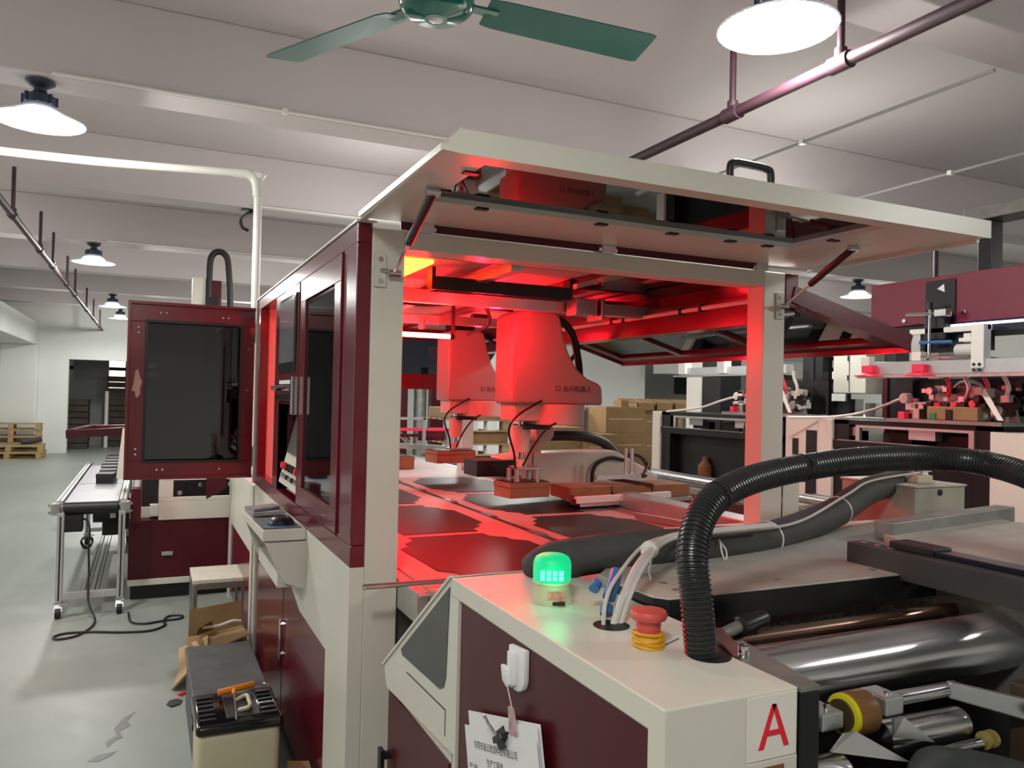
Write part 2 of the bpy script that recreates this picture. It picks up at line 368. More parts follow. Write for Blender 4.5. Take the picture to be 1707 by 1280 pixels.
def sprinkler(x, ya, yb, z, drops, label):
    t = th('sprinkler_pipe', label, 'pipe', (x, (ya+yb)/2, z))
    ob('main_pipe', B().cyl((x, ya, z), (x, yb, z), .028, n=14), PIPE, t, smooth=True)
    for y, kind in drops:
        d = ob('hanger', B().cyl((x, y, z), (x, y, 3.4), .016, n=10), PIPE, t, smooth=True)
        ob('collar', B().cyl((x, y-.05, z), (x, y+.05, z), .037, n=14).cyl((x, y, z+.01), (x, y, z+.06), .026, n=12), PIPE, d, smooth=True)
    return t
sprinkler(2.55, -3, 21, 3.0, [(3.02, 0), (2.36, 0), (6, 0), (9, 0)], 'dark red sprinkler pipe slanting across the ceiling on the right')
sprinkler(-1.045, -3, 21.7, 3.0, [(7.6, 0), (9.4, 0), (10.6, 0), (12.4, 0), (13.7, 0), (16.2, 0), (18.2, 0), (20.6, 0)], 'dark red sprinkler pipe with hangers above the left aisle')
t = th('drop_pipe', 'white pipe crossing under the ceiling and bending down behind the open red door', 'pipe', (.66, 5.8, 0))
ob('pipe_run', B().tube([(-4.1, 5.95, 3.1), (-.9, 5.95, 3.1), (.55, 5.72, 3.1), (.64, 5.7, 3.07), (.66, 5.7, 2.95), (.665, 5.72, 2.2), (.692, 5.75, 1.2), (.692, 5.78, .0)], .028, 14, 12), PVC, t, smooth=True)
ob('elbow', B().tube([(.5, 5.73, 3.1), (.6, 5.71, 3.095), (.645, 5.7, 3.05), (.66, 5.7, 2.95)], .034, 14, 6), PVC, t, smooth=True)
t = th('hook_bracket', 'small black curved hook hanging under the ceiling beam beside the white drop pipe', 'bracket', (.86, 8.2, 3.25))
ob('plate', B().box(.80, .96, 8.15, 8.25, 3.385, 3.4), BLACK, t)
ob('arm', B().tube([(.93, 8.2, 3.385), (.86, 8.2, 3.36), (.8, 8.2, 3.29), (.81, 8.2, 3.22), (.87, 8.2, 3.19)], .016, 8, 8), BLACK, t, smooth=True)

# ================================================================== THE MAIN MACHINE (robot enclosure)
m = th('box_positioning_machine', 'large cream and maroon machine with raised hood glowing red inside', 'machine', (1.5, 4.2, 0))
# cream front frame
post = ob('front_post', B().box(.648, .758, 2.5, 2.6, 0, 2.14), CREAM, m, .004)
ob('front_post', B().box(2.292, 2.406, 2.5, 2.6, 0, 2.14), CREAM, m, .004)
ob('top_beam', B().box(.758, 2.292, 2.5, 2.6, 2.077, 2.14), CREAM, m, .003)
ob('rear_post', B().box(.66, .76, 5.9, 6.0, 0, 2.1), CREAM, m, .004)
ob('rear_post', B().box(2.3, 2.4, 5.9, 6.0, 0, 2.1), CREAM, m, .004)
ob('front_sill', B().box(1.9, 2.406, 2.44, 2.62, .98, 1.085), CREAM, m, .003)
ob('lower_body', B().box(.76, 2.3, 2.62, 5.9, 0, .93), BLACKM, m)
ob('front_apron', B().box(.76, 1.9, 2.56, 2.6, 0, .95), M('grey_apron', rgb(88, 86, 84), .5), m)
ob('right_body', B().box(2.406, 2.5, 2.5, 6.0, 0, 1.07), CREAM2, m, .003)
ob('right_body_panel', B().box(2.41, 2.495, 2.494, 2.5, .1, 1.28), CREAM, m)
# maroon left shell, standing proud of the frame
xs0, xs1 = .6, .648
sp = ob('side_shell', B().box(xs0, xs1, 2.5, 5.0, 1.04, 1.11).box(xs0, xs1, 2.5, 5.0, 2.085, 2.15).box(xs0, xs1, 2.5, 2.68, 1.11, 2.085)
   .box(xs0, xs1, 3.46, 3.53, 1.11, 2.085).box(xs0, xs1, 4.08, 4.24, 1.11, 2.085).box(xs0, xs1, 4.86, 5.0, 1.11, 2.085), MAROON, m, .003)
ob('shell_cap', B().box(.594, .66, 2.49, 5.03, 2.15, 2.158), CREAM, sp)
ob('shell_end_edge', B().box(.592, .65, 5.0, 5.008, 1.04, 2.152), CREAM, sp)
# near side door with dark window
d1 = ob('side_door', B().frame('x', .592, .62, (2.69, 1.118), (3.452, 2.078), (2.79, 1.2), (3.36, 1.985)), MAROON, m, .002)
ob('window_pane', B().box(.6, .606, 2.79, 3.36, 1.2, 1.985), SMOKED, d1)
hd = ob('pull_handle', B().box(.57, .592, 3.475, 3.5, 1.5, 1.665).box(.56, .575, 3.47, 3.505, 1.5, 1.665), CHROME, m, .004)
# control bay between the doors
ob('screen_panel', B().box(.596, .64, 3.535, 4.075, 1.66, 2.08), MAROON, m, .002)
scn = ob('display_screen', B().box(.588, .6, 3.575, 4.04, 1.69, 2.045), LCD, m, .004)
ob('display_glass', B().box(.5865, .588, 3.6, 4.02, 1.735, 2.03), LCDG, scn)
ob('valve_rail', B().box(.6, .64, 3.535, 4.075, 1.545, 1.66), MAROON2, m)
for k in range(11):
    y = 3.56+k*.048
    v = ob('toggle_valve', B().cyl((.6, y, 1.615), (.565, y, 1.615), .009, n=8), GREENK if k % 2 else BLACK, m)
    ob('valve_cap', B().cyl((.566, y, 1.615), (.556, y, 1.615), .011, n=8), CHROME, v)
    ob('name_tag', B().box(.597, .6, y-.017, y+.017, 1.635, 1.653), PAPER, v)
    ob('knob', B().cyl((.6, y, 1.572), (.58, y, 1.572), .012, n=10), BLACK, m)
bay = ob('control_bay', B().box(.74, .75, 3.53, 4.08, 1.11, 1.55).box(.6, .75, 4.08, 4.09, 1.11, 1.55).box(.6, .75, 3.52, 3.53, 1.11, 1.55).box(.6, .75, 3.53, 4.08, 1.54, 1.55), MAROON2, m)
cp = ob('sloping_control_plate', B().slab([(.61, 4.05, 1.15), (.61, 3.55, 1.15), (.7, 3.55, 1.5), (.7, 4.05, 1.5)], .006), CREAM, m)
def onp(y, z, dx=0): return (.61+(z-1.15)*.09/.35-dx, y, z)
hm = ob('control_terminal', B().slab([onp(3.98, 1.3, .012), onp(3.68, 1.3, .012), onp(3.68, 1.47, .012), onp(3.98, 1.47, .012)], .008), STEEL, m)
ob('terminal_screen', B().slab([onp(3.94, 1.32, .0125), onp(3.72, 1.32, .0125), onp(3.72, 1.45, .0125), onp(3.94, 1.45, .0125)], .002), LCDG, hm)
for z in (1.38, 1.455):
    ob('chrome_latch', B().box(.655+(z-1.38)*.25, .68+(z-1.38)*.25, 4.0, 4.03, z-.015, z+.015), CHROME, m, .003)
for k in range(6):
    ob('selector_knob', B().cyl(onp(3.98-k*.075, 1.235), onp(3.98-k*.075, 1.24, .03), .016, n=12), (PINK, REDINK, BLACK, BLACK, BLACK, REDINK)[k], m)
    ob('selector_knob', B().cyl(onp(3.98-k*.075, 1.19), onp(3.98-k*.075, 1.193, .02), .011, n=12), (STEEL, STEEL, BLACK, STEEL, BLACK, STEEL)[k], m)
# far side door, swung wide open
d2 = ob('open_side_door', B().frame('y', 5.0, 5.035, (-.112, 1.075), (.585, 2.1), (-.008, 1.18), (.505, 1.985)), MAROON, m, .003)
ob('door_return', B().box(-.112, -.095, 4.975, 5.0, 1.075, 2.1).box(-.095, .585, 4.975, 5.0, 2.083, 2.1).box(-.095, .585, 4.975, 5.0, 1.075, 1.092), MAROON, d2, .002)
ob('window_pane', B().box(-.04, .535, 5.036, 5.042, 1.15, 2.015), SMOKED, d2)
ob('window_gasket', B().frame('y', 5.0-.004, 5.0, (-.02, 1.168), (.517, 1.997), (-.004, 1.184), (.501, 1.981)), BLACK, d2)
for (x, z) in ((.06,2.04),(.09,2.04),(.40,2.03),(.43,2.03),(-.055,1.22),(-.055,1.25),(.06,1.13),(.09,1.13),(.4,1.13),(-.055,1.95),(-.055,1.92),(.55,1.3),(.55,1.6),(.55,1.85)):
    ob('screw', B().cyl((x, 4.999, z), (x, 4.995, z), .006, n=8), CHROME, d2)
tp = [(-.075,1.62),(-.066,1.7),(-.052,1.71),(-.04,1.66),(-.03,1.64),(-.035,1.615),(-.04,1.6),(-.038,1.57),(-.05,1.545),(-.062,1.55),(-.066,1.58),(-.085,1.585)]
tag(ob('torn_tape', B().prism(tp, 'y', 4.992, 4.9985), M('grey_torn_tape', rgb(186, 176, 174), .7), d2), 'scrap of pale torn tape')
for z in (1.2, 1.95): ob('hinge', B().cyl((.59, 5.015, z-.06), (.59, 5.015, z+.06), .012, n=10), STEEL, m)
ob('door_gasket', B().box(.602, .615, 4.865, 4.875, 1.12, 2.07), CHROME, m)
# lower left side: cream skirt with angled maroon inset
ob('lower_side', B().prism([(2.5, 0), (2.5, 1.04), (5.0, 1.04), (5.0, .0), (4.86, 0), (4.86, .88), (4.3, .88), (4.1, .66), (4.1, .655)], 'x', .6, .601) if False else
   B().box(.6, .648, 2.5, 2.835, 0, 1.04).box(.6, .648, 4.86, 4.93, 0, 1.04).box(.6, .648, 2.835, 4.86, .9, 1.04).prism([(2.835, .9), (2.835, .68), (3.36, .683), (4.2, .9)], 'x', .6, .648), CREAM, m, .002)
ob('lower_inset_panel', B().box(.612, .64, 2.83, 4.87, .04, .92), MAROON, m)
ob('inset_door_seam', B().box(.6105, .612, 3.858, 3.862, .04, .75), BLACK, m)
lh = ob('lever_latch', B().cyl((.6, 3.84, .3), (.6, 3.84, .52), .008, n=10), CHROME, m)
ob('latch_foot', B().cyl((.6, 3.84, .36), (.613, 3.84, .36), .01, n=8).cyl((.6, 3.84, .5), (.613, 3.84, .5), .01, n=8), CHROME, lh)
ob('inner_post', B().box(.652, .76, 4.9, 4.99, 1.0, 2.1), CREAM, m, .003)
ob('rear_skirt', B().box(.6, .648, 5.02, 6.48, .6, 1.02).box(.6, .648, 5.02, 5.1, 0, .6).box(.6, .648, 6.38, 6.48, 0, .6), CREAM2, m, .002)
ob('rear_red_panel', B().box(.61, .64, 5.1, 6.38, .06, .6), MAROON, m)
# mouse shelf bracket on the skirt
sh = ob('side_shelf', B().prism([(3.25, 1.045), (4.02, 1.02), (4.02, .985), (3.25, 1.0)], 'x', .43, .6), CREAM, m, .004)
ob('shelf_bracket', B().prism([(.44, .995), (.6, .995), (.6, .80), (.52, .83)], 'y', 3.25, 3.31).prism([(.44, .98), (.6, .98), (.6, .75), (.5, .82)], 'y', 3.9, 3.95).box(.5, .6, 3.31, 3.9, .80, .86), CREAM2, sh)
# handrail stub left of the front
# belts
ob('left_belt', B().box(.80, 1.555, 1.95, 7.4, .97, 1.0), BELT, m, .004)
ob('right_belt', B().box(1.6, 2.33, 1.95, 7.4, .97, 1.0), BELT, m, .004)
sm = ob('belt_seam_rail', B().box(1.555, 1.6, 1.95, 7.4, .9, .992), BLACKM, m)
for k in range(7): ob('seam_bracket', B().box(1.558, 1.6, 2.5+k*.55, 2.62+k*.55, .992, 1.003), STEEL, sm)
ob('belt_side_rail', B().box(.76, .8, 2.3, 7.4, .9, .995), ALU, m, .002)
ob('inlet_tray', B().slab([(.765, 2.28, .985), (.93, 2.28, .985), (.93, 2.95, .985), (.765, 2.95, .985)], .006), ALU, m)
ob('tray_slot', B().box(.775, .84, 2.75, 2.93, .9915, .993), BLACK, m)
ob('belt_side_rail', B().box(2.33, 2.37, 2.6, 7.4, .9, 1.005), ALU, m, .002)
# roof: frame, tinted panes, rails
rf = ob('roof_frame', B().box(.66, 2.44, 2.6, 2.68, 2.09, 2.14).box(.66, .74, 2.6, 6.0, 2.09, 2.14).box(2.36, 2.44, 2.6, 6.0, 2.06, 2.14).box(.74, 2.36, 3.72, 3.82, 2.09, 2.14)
   .box(.74, 2.36, 4.85, 4.95, 2.09, 2.14).box(.74, 2.36, 5.92, 6.0, 2.06, 2.14).box(1.66, 1.74, 2.6, 6.0, 2.09, 2.14), MAROON, m, .002)
for (x0, x1) in ((.74, 1.66), (1.74, 2.36)):
    for (y0, y1) in ((2.68, 3.72), (3.82, 4.85), (4.95, 5.92)):
        if (x0, y0) in ((1.74, 2.68),): ob('roof_pane', B().box(x0, x1, y0, y1, 2.115, 2.121), SMOKED, m)
        else: ob('roof_sheet', B().box(x0, x1, y0, y1, 2.115, 2.121), CREAM2, m)
ob('roof_cross_rail', B().box(.76, 2.36, 3.42, 3.47, 2.02, 2.08), ALU, m, .002); ob('roof_cross_rail', B().box(.76, 2.36, 4.4, 4.46, 2.02, 2.07), ALU, m, .002)
ob('roof_long_rail', B().box(1.2, 1.25, 2.62, 5.9, 2.06, 2.1), ALU, m)
ob('right_top_beam', B().box(2.34, 2.44, 2.6, 6.0, 1.93, 2.06), MAROON, m, .003)
cb = ob('wrapped_cable', B().cyl((2.33, 2.62, 2.03), (2.33, 5.6, 2.015), .011, n=8), PVC, m, smooth=True)
for y in (2.95, 3.1, 3.6, 3.72): ob('cable_clip', B().box(2.315, 2.345, y-.008, y+.008, 2.01, 2.045), BLACK, cb)
# red led panel, added red lamps and housings under the roof
e1 = ob('led_panel', B().box(.78, .98, 2.85, 3.3, 2.1, 2.112), E_PANEL, m)
ls = bpy.data.lights.new('led_panel_light', 'SPOT'); ls.energy = RED_SPOT; ls.color = (1, .004, .02); ls.spot_size = math.radians(64); ls.spot_blend = .9; ls.shadow_soft_size = .08
lo = bpy.data.objects.new('led_panel_light', ls); C.objects.link(lo); lo.location = (.95-1.5, 3.08-4.2, 2.09); lo.parent = m
for (x, y, nm) in ((1.32, 3.2, 1.1), (1.56, 3.58, 1.3), (1.05, 4.2, .9), (1.9, 4.62, .8), (1.5, 5.2, 1.2)):  # lamps added to redden the roof and the robot covers
    md = ob('added_red_lamp', B().box(x-.05, x+.05, y-.03, y+.03, 2.085, 2.112), BLACKM, m, .003)
    ob('added_lamp_lens', B().box(x-.04, x+.04, y-.02, y+.02, 2.081, 2.085), E_PANEL, md)
    ls = bpy.data.lights.new('red_fill_light', 'POINT'); ls.energy = RED_POINT*nm; ls.color = (1, .004, .014); ls.shadow_soft_size = .03
    lo = bpy.data.objects.new('red_fill_light', ls); C.objects.link(lo); lo.location = (x-1.5, y-4.2, 1.96); lo.parent = m
lb = ob('line_light', B().box(1.03, 1.64, 2.965, 2.97, 2.018, 2.072).box(1.03, 1.64, 3.03, 3.035, 2.018, 2.072).box(1.03, 1.64, 2.97, 3.03, 2.062, 2.072), BLACKM, m)
ob('light_hanger', B().box(1.015, 1.03, 2.97, 3.03, 2.02, 2.11), BLACKM, lb); ob('light_hanger', B().box(1.64, 1.655, 2.97, 3.03, 2.03, 2.11), BLACKM, lb)
ob('light_lens', B().box(1.05, 1.62, 2.98, 3.02, 2.052, 2.06), E_BOX, lb)
cm = ob('camera_head', B().box(.86, .93, 3.45, 3.52, 1.98, 2.1).cyl((.895, 3.485, 1.98), (.895, 3.485, 1.9), .028, .024, 16), BLACKM, m, .003)
ob('camera_lens', B().cyl((.895, 3.485, 1.9), (.895, 3.485, 1.885), .03, n=16), CHROME, cm)
ob('valve_block', B().box(1.86, 1.98, 3.3, 3.4, 2.0, 2.08).box(1.99, 2.01, 3.28, 3.42, 1.98, 2.09), STEEL, m, .003)
ob('roof_cable_tray', B().tube([(.8, 3.4, 2.09), (1.1, 3.55, 2.03), (1.4, 3.6, 2.05), (1.75, 3.8, 2.06)], .012, 8, 6).tube([(1.5, 3.6, 2.08), (1.62, 3.8, 1.98), (1.66, 4.2, 1.95)], .01, 8, 6), RUBBER, m, smooth=True)
ob('sensor_bar', B().box(1.05, 1.5, 4.25, 4.28, 2.0, 2.05).cyl((1.13, 4.26, 2.04), (1.13, 4.26, 1.95), .03, n=14).cyl((1.4, 4.26, 2.04), (1.4, 4.26, 1.97), .02, n=14), ALU, m)
# rear hood, window and end frame seen through the opening
ew = ob('rear_end_frame', B().frame('y', 5.92, 5.96, (.74, 1.64), (2.36, 2.06), (.8, 1.76), (2.3, 2.03)), MAROON, m)
ob('rear_window_pane', B().box(.8, 2.3, 5.935, 5.943, 1.76, 2.03), SMOKE, ew)
# front hood, raised level
h = ob('front_hood', B().frame('z', 2.165, 2.182, (.6, 1.715), (2.53, 2.495), (.735, 1.775), (2.13, 2.18)), CREAM, m)
lip = ob('hood_lip', B().prism([(1.70, 2.16), (1.70, 2.218), (1.715, 2.222), (1.74, 2.222), (1.74, 2.17)], 'x', .643, 2.53).add([(.6, 1.7, 2.163), (.643, 1.7, 2.2225), (.643, 1.74, 2.222), (.6, 1.74, 2.163), (.643, 1.7, 2.16), (.643, 1.74, 2.16)], [(0, 4, 1), (3, 2, 5), (0, 1, 2, 3), (0, 3, 5, 4), (1, 4, 5, 2)]), CREAM, h)
ob('left_flange', B().add([(.6, 1.735, 2.163), (.641, 1.735, 2.221), (.612, 2.495, 2.17), (.6, 2.495, 2.15), (.62, 1.735, 2.164), (.66, 1.735, 2.221), (.63, 2.495, 2.17), (.62, 2.495, 2.15)], [(0, 3, 2, 1), (4, 5, 6, 7), (0, 1, 5, 4), (1, 2, 6, 5), (2, 3, 7, 6), (3, 0, 4, 7)]), CREAM, h)
ob('right_flange', B().box(2.515, 2.53, 1.74, 2.49, 2.15, 2.2), CREAM, h, .002)
ob('hood_top_skin', B().box(.64, 2.51, 2.2, 2.49, 2.182, 2.188), CREAM, h)
ob('hood_window', B().box(.72, 2.145, 1.76, 2.2, 2.183, 2.189), SMOKE, h)
for (x, y) in ((.90, 2.19), (1.32, 2.19), (1.6, 2.19), (1.85, 2.19), (2.02, 2.19), (2.14, 2.0), (.728, 2.05), (.728, 1.85)):
    ob('window_clip', B().box(x-.02, x+.02, y-.012, y+.012, 2.16, 2.166), BLACKM, h)
ob('hood_handle', B().tube([(1.448, 1.72, 2.2), (1.448, 1.72, 2.245), (1.46, 1.72, 2.262), (1.52, 1.72, 2.264), (1.582, 1.72, 2.26), (1.594, 1.72, 2.245), (1.594, 1.72, 2.2)], .011, 10, 6), BLACK, h, smooth=True)
ob('hood_seal', B().box(.74, 2.3, 2.49, 2.5, 2.14, 2.165), MAROON2, h)
for x in (.82, 1.53, 2.26):
    ob('hinge', B().box(x-.03, x+.03, 2.475, 2.505, 2.135, 2.165).cyl((x-.04, 2.49, 2.15), (x+.04, 2.49, 2.15), .01, n=10), CHROME, h, .002)
def strut(a, b, c, nm):
    a, b = Vector(a), Vector(b); mid = a+(b-a)*.42
    s_ = ob('gas_strut', B().cyl(mid, b, .013, n=14), BLACK, m, smooth=True)
    ob('strut_rod', B().cyl(a, mid, .005, n=10), CHROME, s_, smooth=True)
    for e in (a, b): ob('ball_joint', B().cyl(e-Vector((.02, 0, 0)), e+Vector((.02, 0, 0)), .011, n=10), CHROME, s_)
strut((.715, 2.47, 1.99), (.69, 2.03, 2.15), 0, '')
strut((2.372, 2.47, 1.995), (2.27, 2.03, 2.155), 0, '')
for (x, y0, z0) in ((.675, 2.49, 2.0), (2.372, 2.49, 2.0)):
    pl = ob('strut_plate', B().box(x-.02, x+.02, y0, 2.5, z0-.055, z0+.055), CREAM2, m, .002)
    for dz in (-.035, .035): ob('screw', B().cyl((x, y0, z0+dz), (x, y0-.004, z0+dz), .008, n=12), CHROME, pl)
    ob('stud', B().cyl((x, y0, z0), (x+(.04 if x < 1 else 0), y0-.015, z0-.005), .007, n=10), CHROME, pl)
# right hood, hinged along the machine's right side, standing open
q = [Vector(p) for p in ((2.45, 2.5, 2.055), (2.45, 4.75, 2.055), (3.06, 4.75, 1.875), (3.06, 2.42, 1.875))]
def lerp2(u, v): return (q[0]*(1-u)+q[1]*u)*(1-v)+(q[3]*(1-u)+q[2]*u)*v
def strip(u0, u1, v0, v1, t=.02): return B().slab([lerp2(u0, v0), lerp2(u1, v0), lerp2(u1, v1), lerp2(u0, v1)], t)
rhd = ob('right_hood', strip(0, 1, 0, .14), MAROON, m)
ob('hood_rail', strip(0, 1, .88, 1), MAROON, rhd); ob('hood_rail', strip(0, .05, .14, .88), MAROON, rhd); ob('hood_rail', strip(.95, 1, .14, .88), MAROON, rhd)
for u in (.36, .66): ob('hood_rail', strip(u, u+.022, .14, .88), MAROON, rhd)
for (a, b) in ((.05, .36), (.382, .66), (.682, .95)): ob('hood_pane', strip(a, b, .14, .88, .005), SMOKEL, rhd)
ob('hood_flange', B().obox(lerp2(0, 1), lerp2(1, 1), .015, .085).obox(lerp2(0, 0), lerp2(0, 1), .015, .07).obox(lerp2(1, 0), lerp2(1, 1), .015, .07), MAROON, rhd)
s2 = ob('gas_strut', B().cyl((2.47, 2.75, 1.66), (2.62, 2.68, 1.98), .013, n=12), BLACK, m, smooth=True)
ob('strut_rod', B().cyl((2.44, 2.78, 1.45), (2.47, 2.75, 1.66), .005, n=8), CHROME, s2)
s2 = ob('gas_strut', B().cyl((2.44, 4.5, 1.75), (2.6, 4.5, 1.98), .013, n=12), BLACK, m, smooth=True)
ob('strut_rod', B().cyl((2.42, 4.5, 1.6), (2.44, 4.5, 1.75), .005, n=8), CHROME, s2)
ob('right_shell_end', B().box(2.41, 2.48, 2.5, 2.6, 2.0, 2.14), MAROON, m, .003)
ob('right_lower_rail', B().box(2.37, 2.5, 2.6, 6.0, 1.005, 1.08), ALU, m, .004)

# things inside the machine ----------------------------------------------------
t = th('red_light_tube', 'glowing red light tube just inside the left front post', 'tube light', (1.34, 4.0, 1.915))
ob('tube', B().cyl((1.19, 4.0, 1.915), (1.475, 4.0, 1.915), .0125, n=14), E_TUBE, t, smooth=True)
ob('end_cap', B().cyl((1.475, 4.0, 1.915), (1.5, 4.0, 1.915), .015, n=12).box(1.485, 1.5, 3.99, 4.01, 1.9, 2.12), BLACKM, t)
ob('end_cap', B().cyl((1.165, 4.0, 1.915), (1.19, 4.0, 1.915), .015, n=12).box(1.17, 1.18, 3.99, 4.01, 1.9, 2.12), BLACKM, t)

WR = [(-.17,-.42),(.17,-.42),(.17,-.35),(.225,-.30),(.225,-.25),(.275,-.2),(.275,.2),(.225,.25),(.225,.30),(.17,.35),(.17,.42),(-.17,.42),(-.17,.35),(-.225,.30),(-.225,.25),(-.275,.2),(-.275,-.2),(-.225,-.25),(-.225,-.30),(-.17,-.35)]
def wrap(x, y, rz, label, g):
    b = B().prism([(x+px*math.cos(rz)-py*math.sin(rz), y+px*math.sin(rz)+py*math.cos(rz)) for px, py in WR], 'z', 1.0015, 1.0028)
    return tm('paper_wrap', label, 'paper wrap', b, WRAP, g)
G = 'black box wraps on the belts'
wrap(1.18, 2.74, .02, 'black stepped-edge paper wrap on the left belt, nearest the green beacon', G)
wrap(1.18, 3.64, -.02, 'black stepped-edge paper wrap on the left belt, second from the front, brightly red lit', G)
wrap(1.18, 4.56, .01, 'black stepped-edge paper wrap on the left belt, third from the front behind the post', G)
wrap(1.93, 3.1, .02, 'black stepped-edge paper wrap on the right belt, nearest the front sill', G)
wrap(1.93, 4.02, 0, 'black stepped-edge paper wrap on the right belt, under the front robot box', G)
wrap(1.93, 4.95, -.02, 'black stepped-edge paper wrap on the right belt, under the rear robot', G)
def boxlet(x, y, z, sx, sy, sz, label, g, rz=0, mat=CARDD):
    t = th('rigid_box', label, 'box', (0, 0, 0), g)
    ob('box_body', B().box(-sx/2, sx/2, -sy/2, sy/2, 0, sz-.004).box(-sx/2-.003, sx/2+.003, -sy/2-.003, sy/2+.003, sz-.03, sz-.004), mat, t, .002)
    ob('inner_tray', B().box(-sx/2+.008, sx/2-.008, -sy/2+.008, sy/2-.008, sz-.004, sz), WRAP, t)
    t.location = (x, y, z); t.rotation_euler.z = rz; return t
GB = 'grey-brown board boxes'
boxlet(1.86, 3.86, 1.06, .25, .17, .085, 'brown board box held by the front robot over the belt', GB, .12)
boxlet(1.98, 5.3, 1.12, .3, .2, .09, 'brown board box held by the rear robot, red lit', GB, .1)
boxlet(1.85, 6.2, 1.003, .2, .3, .1, 'brown board box standing on the far end of the right belt', GB, .05)
boxlet(.85, 3.35, 1.003, .13, .2, .1, 'brown board box on the left belt half hidden by the front post', GB)

def robot(dx, dy, label, front=True):
    t = th('scara_robot', label, 'robot', (2.6+dx, 4.1+dy, .93))
    D = lambda *p: (p[0]+dx, p[1]+dy, p[2])
    y0, y1 = 3.72+dy, 3.98+dy
    prof = [(1.735, 1.56), (1.735, 2.02), (1.755, 2.05), (1.80, 2.06), (1.95, 2.06), (2.0, 2.045), (2.012, 2.0), (2.03, 1.92), (2.06, 1.84), (2.11, 1.76), (2.18, 1.705), (2.25, 1.68), (2.275, 1.66), (2.28, 1.56)]
    cv = ob('arm_cover', B().prism([(x+dx, z) for x, z in prof], 'y', y0, y1), M('robot_cover_white', rgb(158, 155, 150), .35, var=.02), t, .045, True, 5)
    text('cover_lettering', '口 台川机器人', .036, INK, frame_mtx(D(2.09, 3.72-.0008, 1.645), (1, 0, 0), (0, 0, 1)), cv)
    ob('arm_flange', B().cyl(D(2.04, 3.85, 1.45), D(2.04, 3.85, 1.562), .17, n=36).box(1.76+dx, 2.04+dx, 3.75+dy, 3.95+dy, 1.47, 1.562), CREAM2, t, .006)
    ob('arm_plate', B().box(1.83+dx, 1.98+dx, 3.77+dy, 3.93+dy, 1.425, 1.45), BLACKM, t, .003)
    ob('quill', B().cyl(D(1.845, 3.85, 1.2), D(1.845, 3.85, 1.47), .017, n=16), CHROME, t, smooth=True)
    ob('quill_housing', B().cyl(D(1.845, 3.85, 1.3), D(1.845, 3.85, 1.44), .045, .05, 24).cyl(D(1.845, 3.85, 1.21), D(1.845, 3.85, 1.26), .035, n=20), CREAM2, t, smooth=True)
    ob('vacuum_block', B().box(1.8+dx, 1.95+dx, 3.79+dy, 3.91+dy, 1.205, 1.222), STEEL, t, .003)
    for (a, b) in ((1.8, 3.8), (1.92, 3.8), (1.8, 3.9), (1.92, 3.9)): ob('vacuum_rod', B().cyl(D(a, b, 1.141 if front else 1.205), D(a, b, 1.21), .014, n=12), ALU, t, smooth=True)
    ob('pipe_bundle', B().tube([D(2.0, 3.9, 2.02), D(2.1, 3.93, 2.04), D(2.2, 3.95, 1.97), D(2.245, 3.95, 1.82), D(2.25, 3.93, 1.68)], .022, 10, 8), RUBBER, t, smooth=True)
    ob('signal_cable', B().tube([D(2.12, 3.72, 1.49), D(2.0, 3.70, 1.47), D(1.92, 3.7, 1.43), D(1.86, 3.73, 1.34), D(1.83, 3.79, 1.23)], .006, 8, 6), RUBBER, t, smooth=True)
    ob('signal_cable', B().tube([D(1.9, 3.72, 1.58), D(1.76, 3.72, 1.5), D(1.72, 3.74, 1.42), D(1.78, 3.8, 1.3), D(1.8, 3.82, 1.22)], .006, 8, 6), RUBBER, t, smooth=True)
    if not front:
        ob('top_mount', B().box(1.78+dx, 1.95+dx, 3.77+dy, 3.93+dy, 2.05, 2.115), BLACKM, t, .004)
        return t
    # base column and lower arm
    ob('base_column', B().box(1.98+dx, 2.11+dx, 4.12+dy, 4.3+dy, 1.26, 1.46).cyl(D(2.06, 3.98, 1.4), D(2.06, 4.15, 1.4), .06, n=20), CREAM2, t, .01)
    la = ob('lower_arm', B().prism([(1.84+dx, 1.12), (1.84+dx, 1.255), (2.0+dx, 1.272), (2.58+dx, 1.285), (2.9+dx, 1.13), (2.88+dx, 1.07), (2.3+dx, 1.07), (2.0+dx, 1.1)], 'y', 4.06+dy, 4.26+dy), CREAM, t, .012)
    ob('arm_seam', B().box(2.02+dx, 2.026+dx, 4.058+dy, 4.0605+dy, 1.09, 1.272), INK, la)
    for (a, b) in ((1.94, 1.14), (2.06, 1.115)): ob('bolt', B().cyl(D(a, 4.061, b), D(a, 4.055, b), .008, n=8), BLACK, la)
    ob('arm_foot', B().box(1.66+dx, 1.9+dx, 4.02+dy, 4.22+dy, 1.15, 1.24), BLACKM, t, .004); ob('arm_foot', B().box(2.3+dx, 2.48+dx, 4.07+dy, 4.25+dy, .99, 1.075), BLACKM, t, .004)
    ob('energy_chain', B().tube([D(1.98, 4.22, 1.35), D(2.2, 4.22, 1.365), D(2.45, 4.22, 1.36), D(2.6, 4.22, 1.32), D(2.68, 4.22, 1.24), D(2.7, 4.22, 1.16)], .032, 12, 8), RUBBER, t, smooth=True)
    ob('cable_loop', B().tube([D(2.405, 4.03, 1.07), D(2.405, 4.03, 1.16), D(2.44, 4.03, 1.215), D(2.53, 4.03, 1.245), D(2.62, 4.03, 1.23)], .012, 8, 8), RUBBER, t, smooth=True)
    ob('cable_loop', B().tube([D(2.68, 4.15, 1.2), D(2.74, 4.15, 1.25), D(2.82, 4.15, 1.24), D(2.88, 4.15, 1.17), D(2.9, 4.15, 1.08)], .014, 8, 8), RUBBER, t, smooth=True)
    return t
robot(0, 0, 'front white arm robot with a tall red-lit cover and black lettering')
robot(.17, 1.45, 'rear white arm robot, darker and half hidden behind the front robot', False)

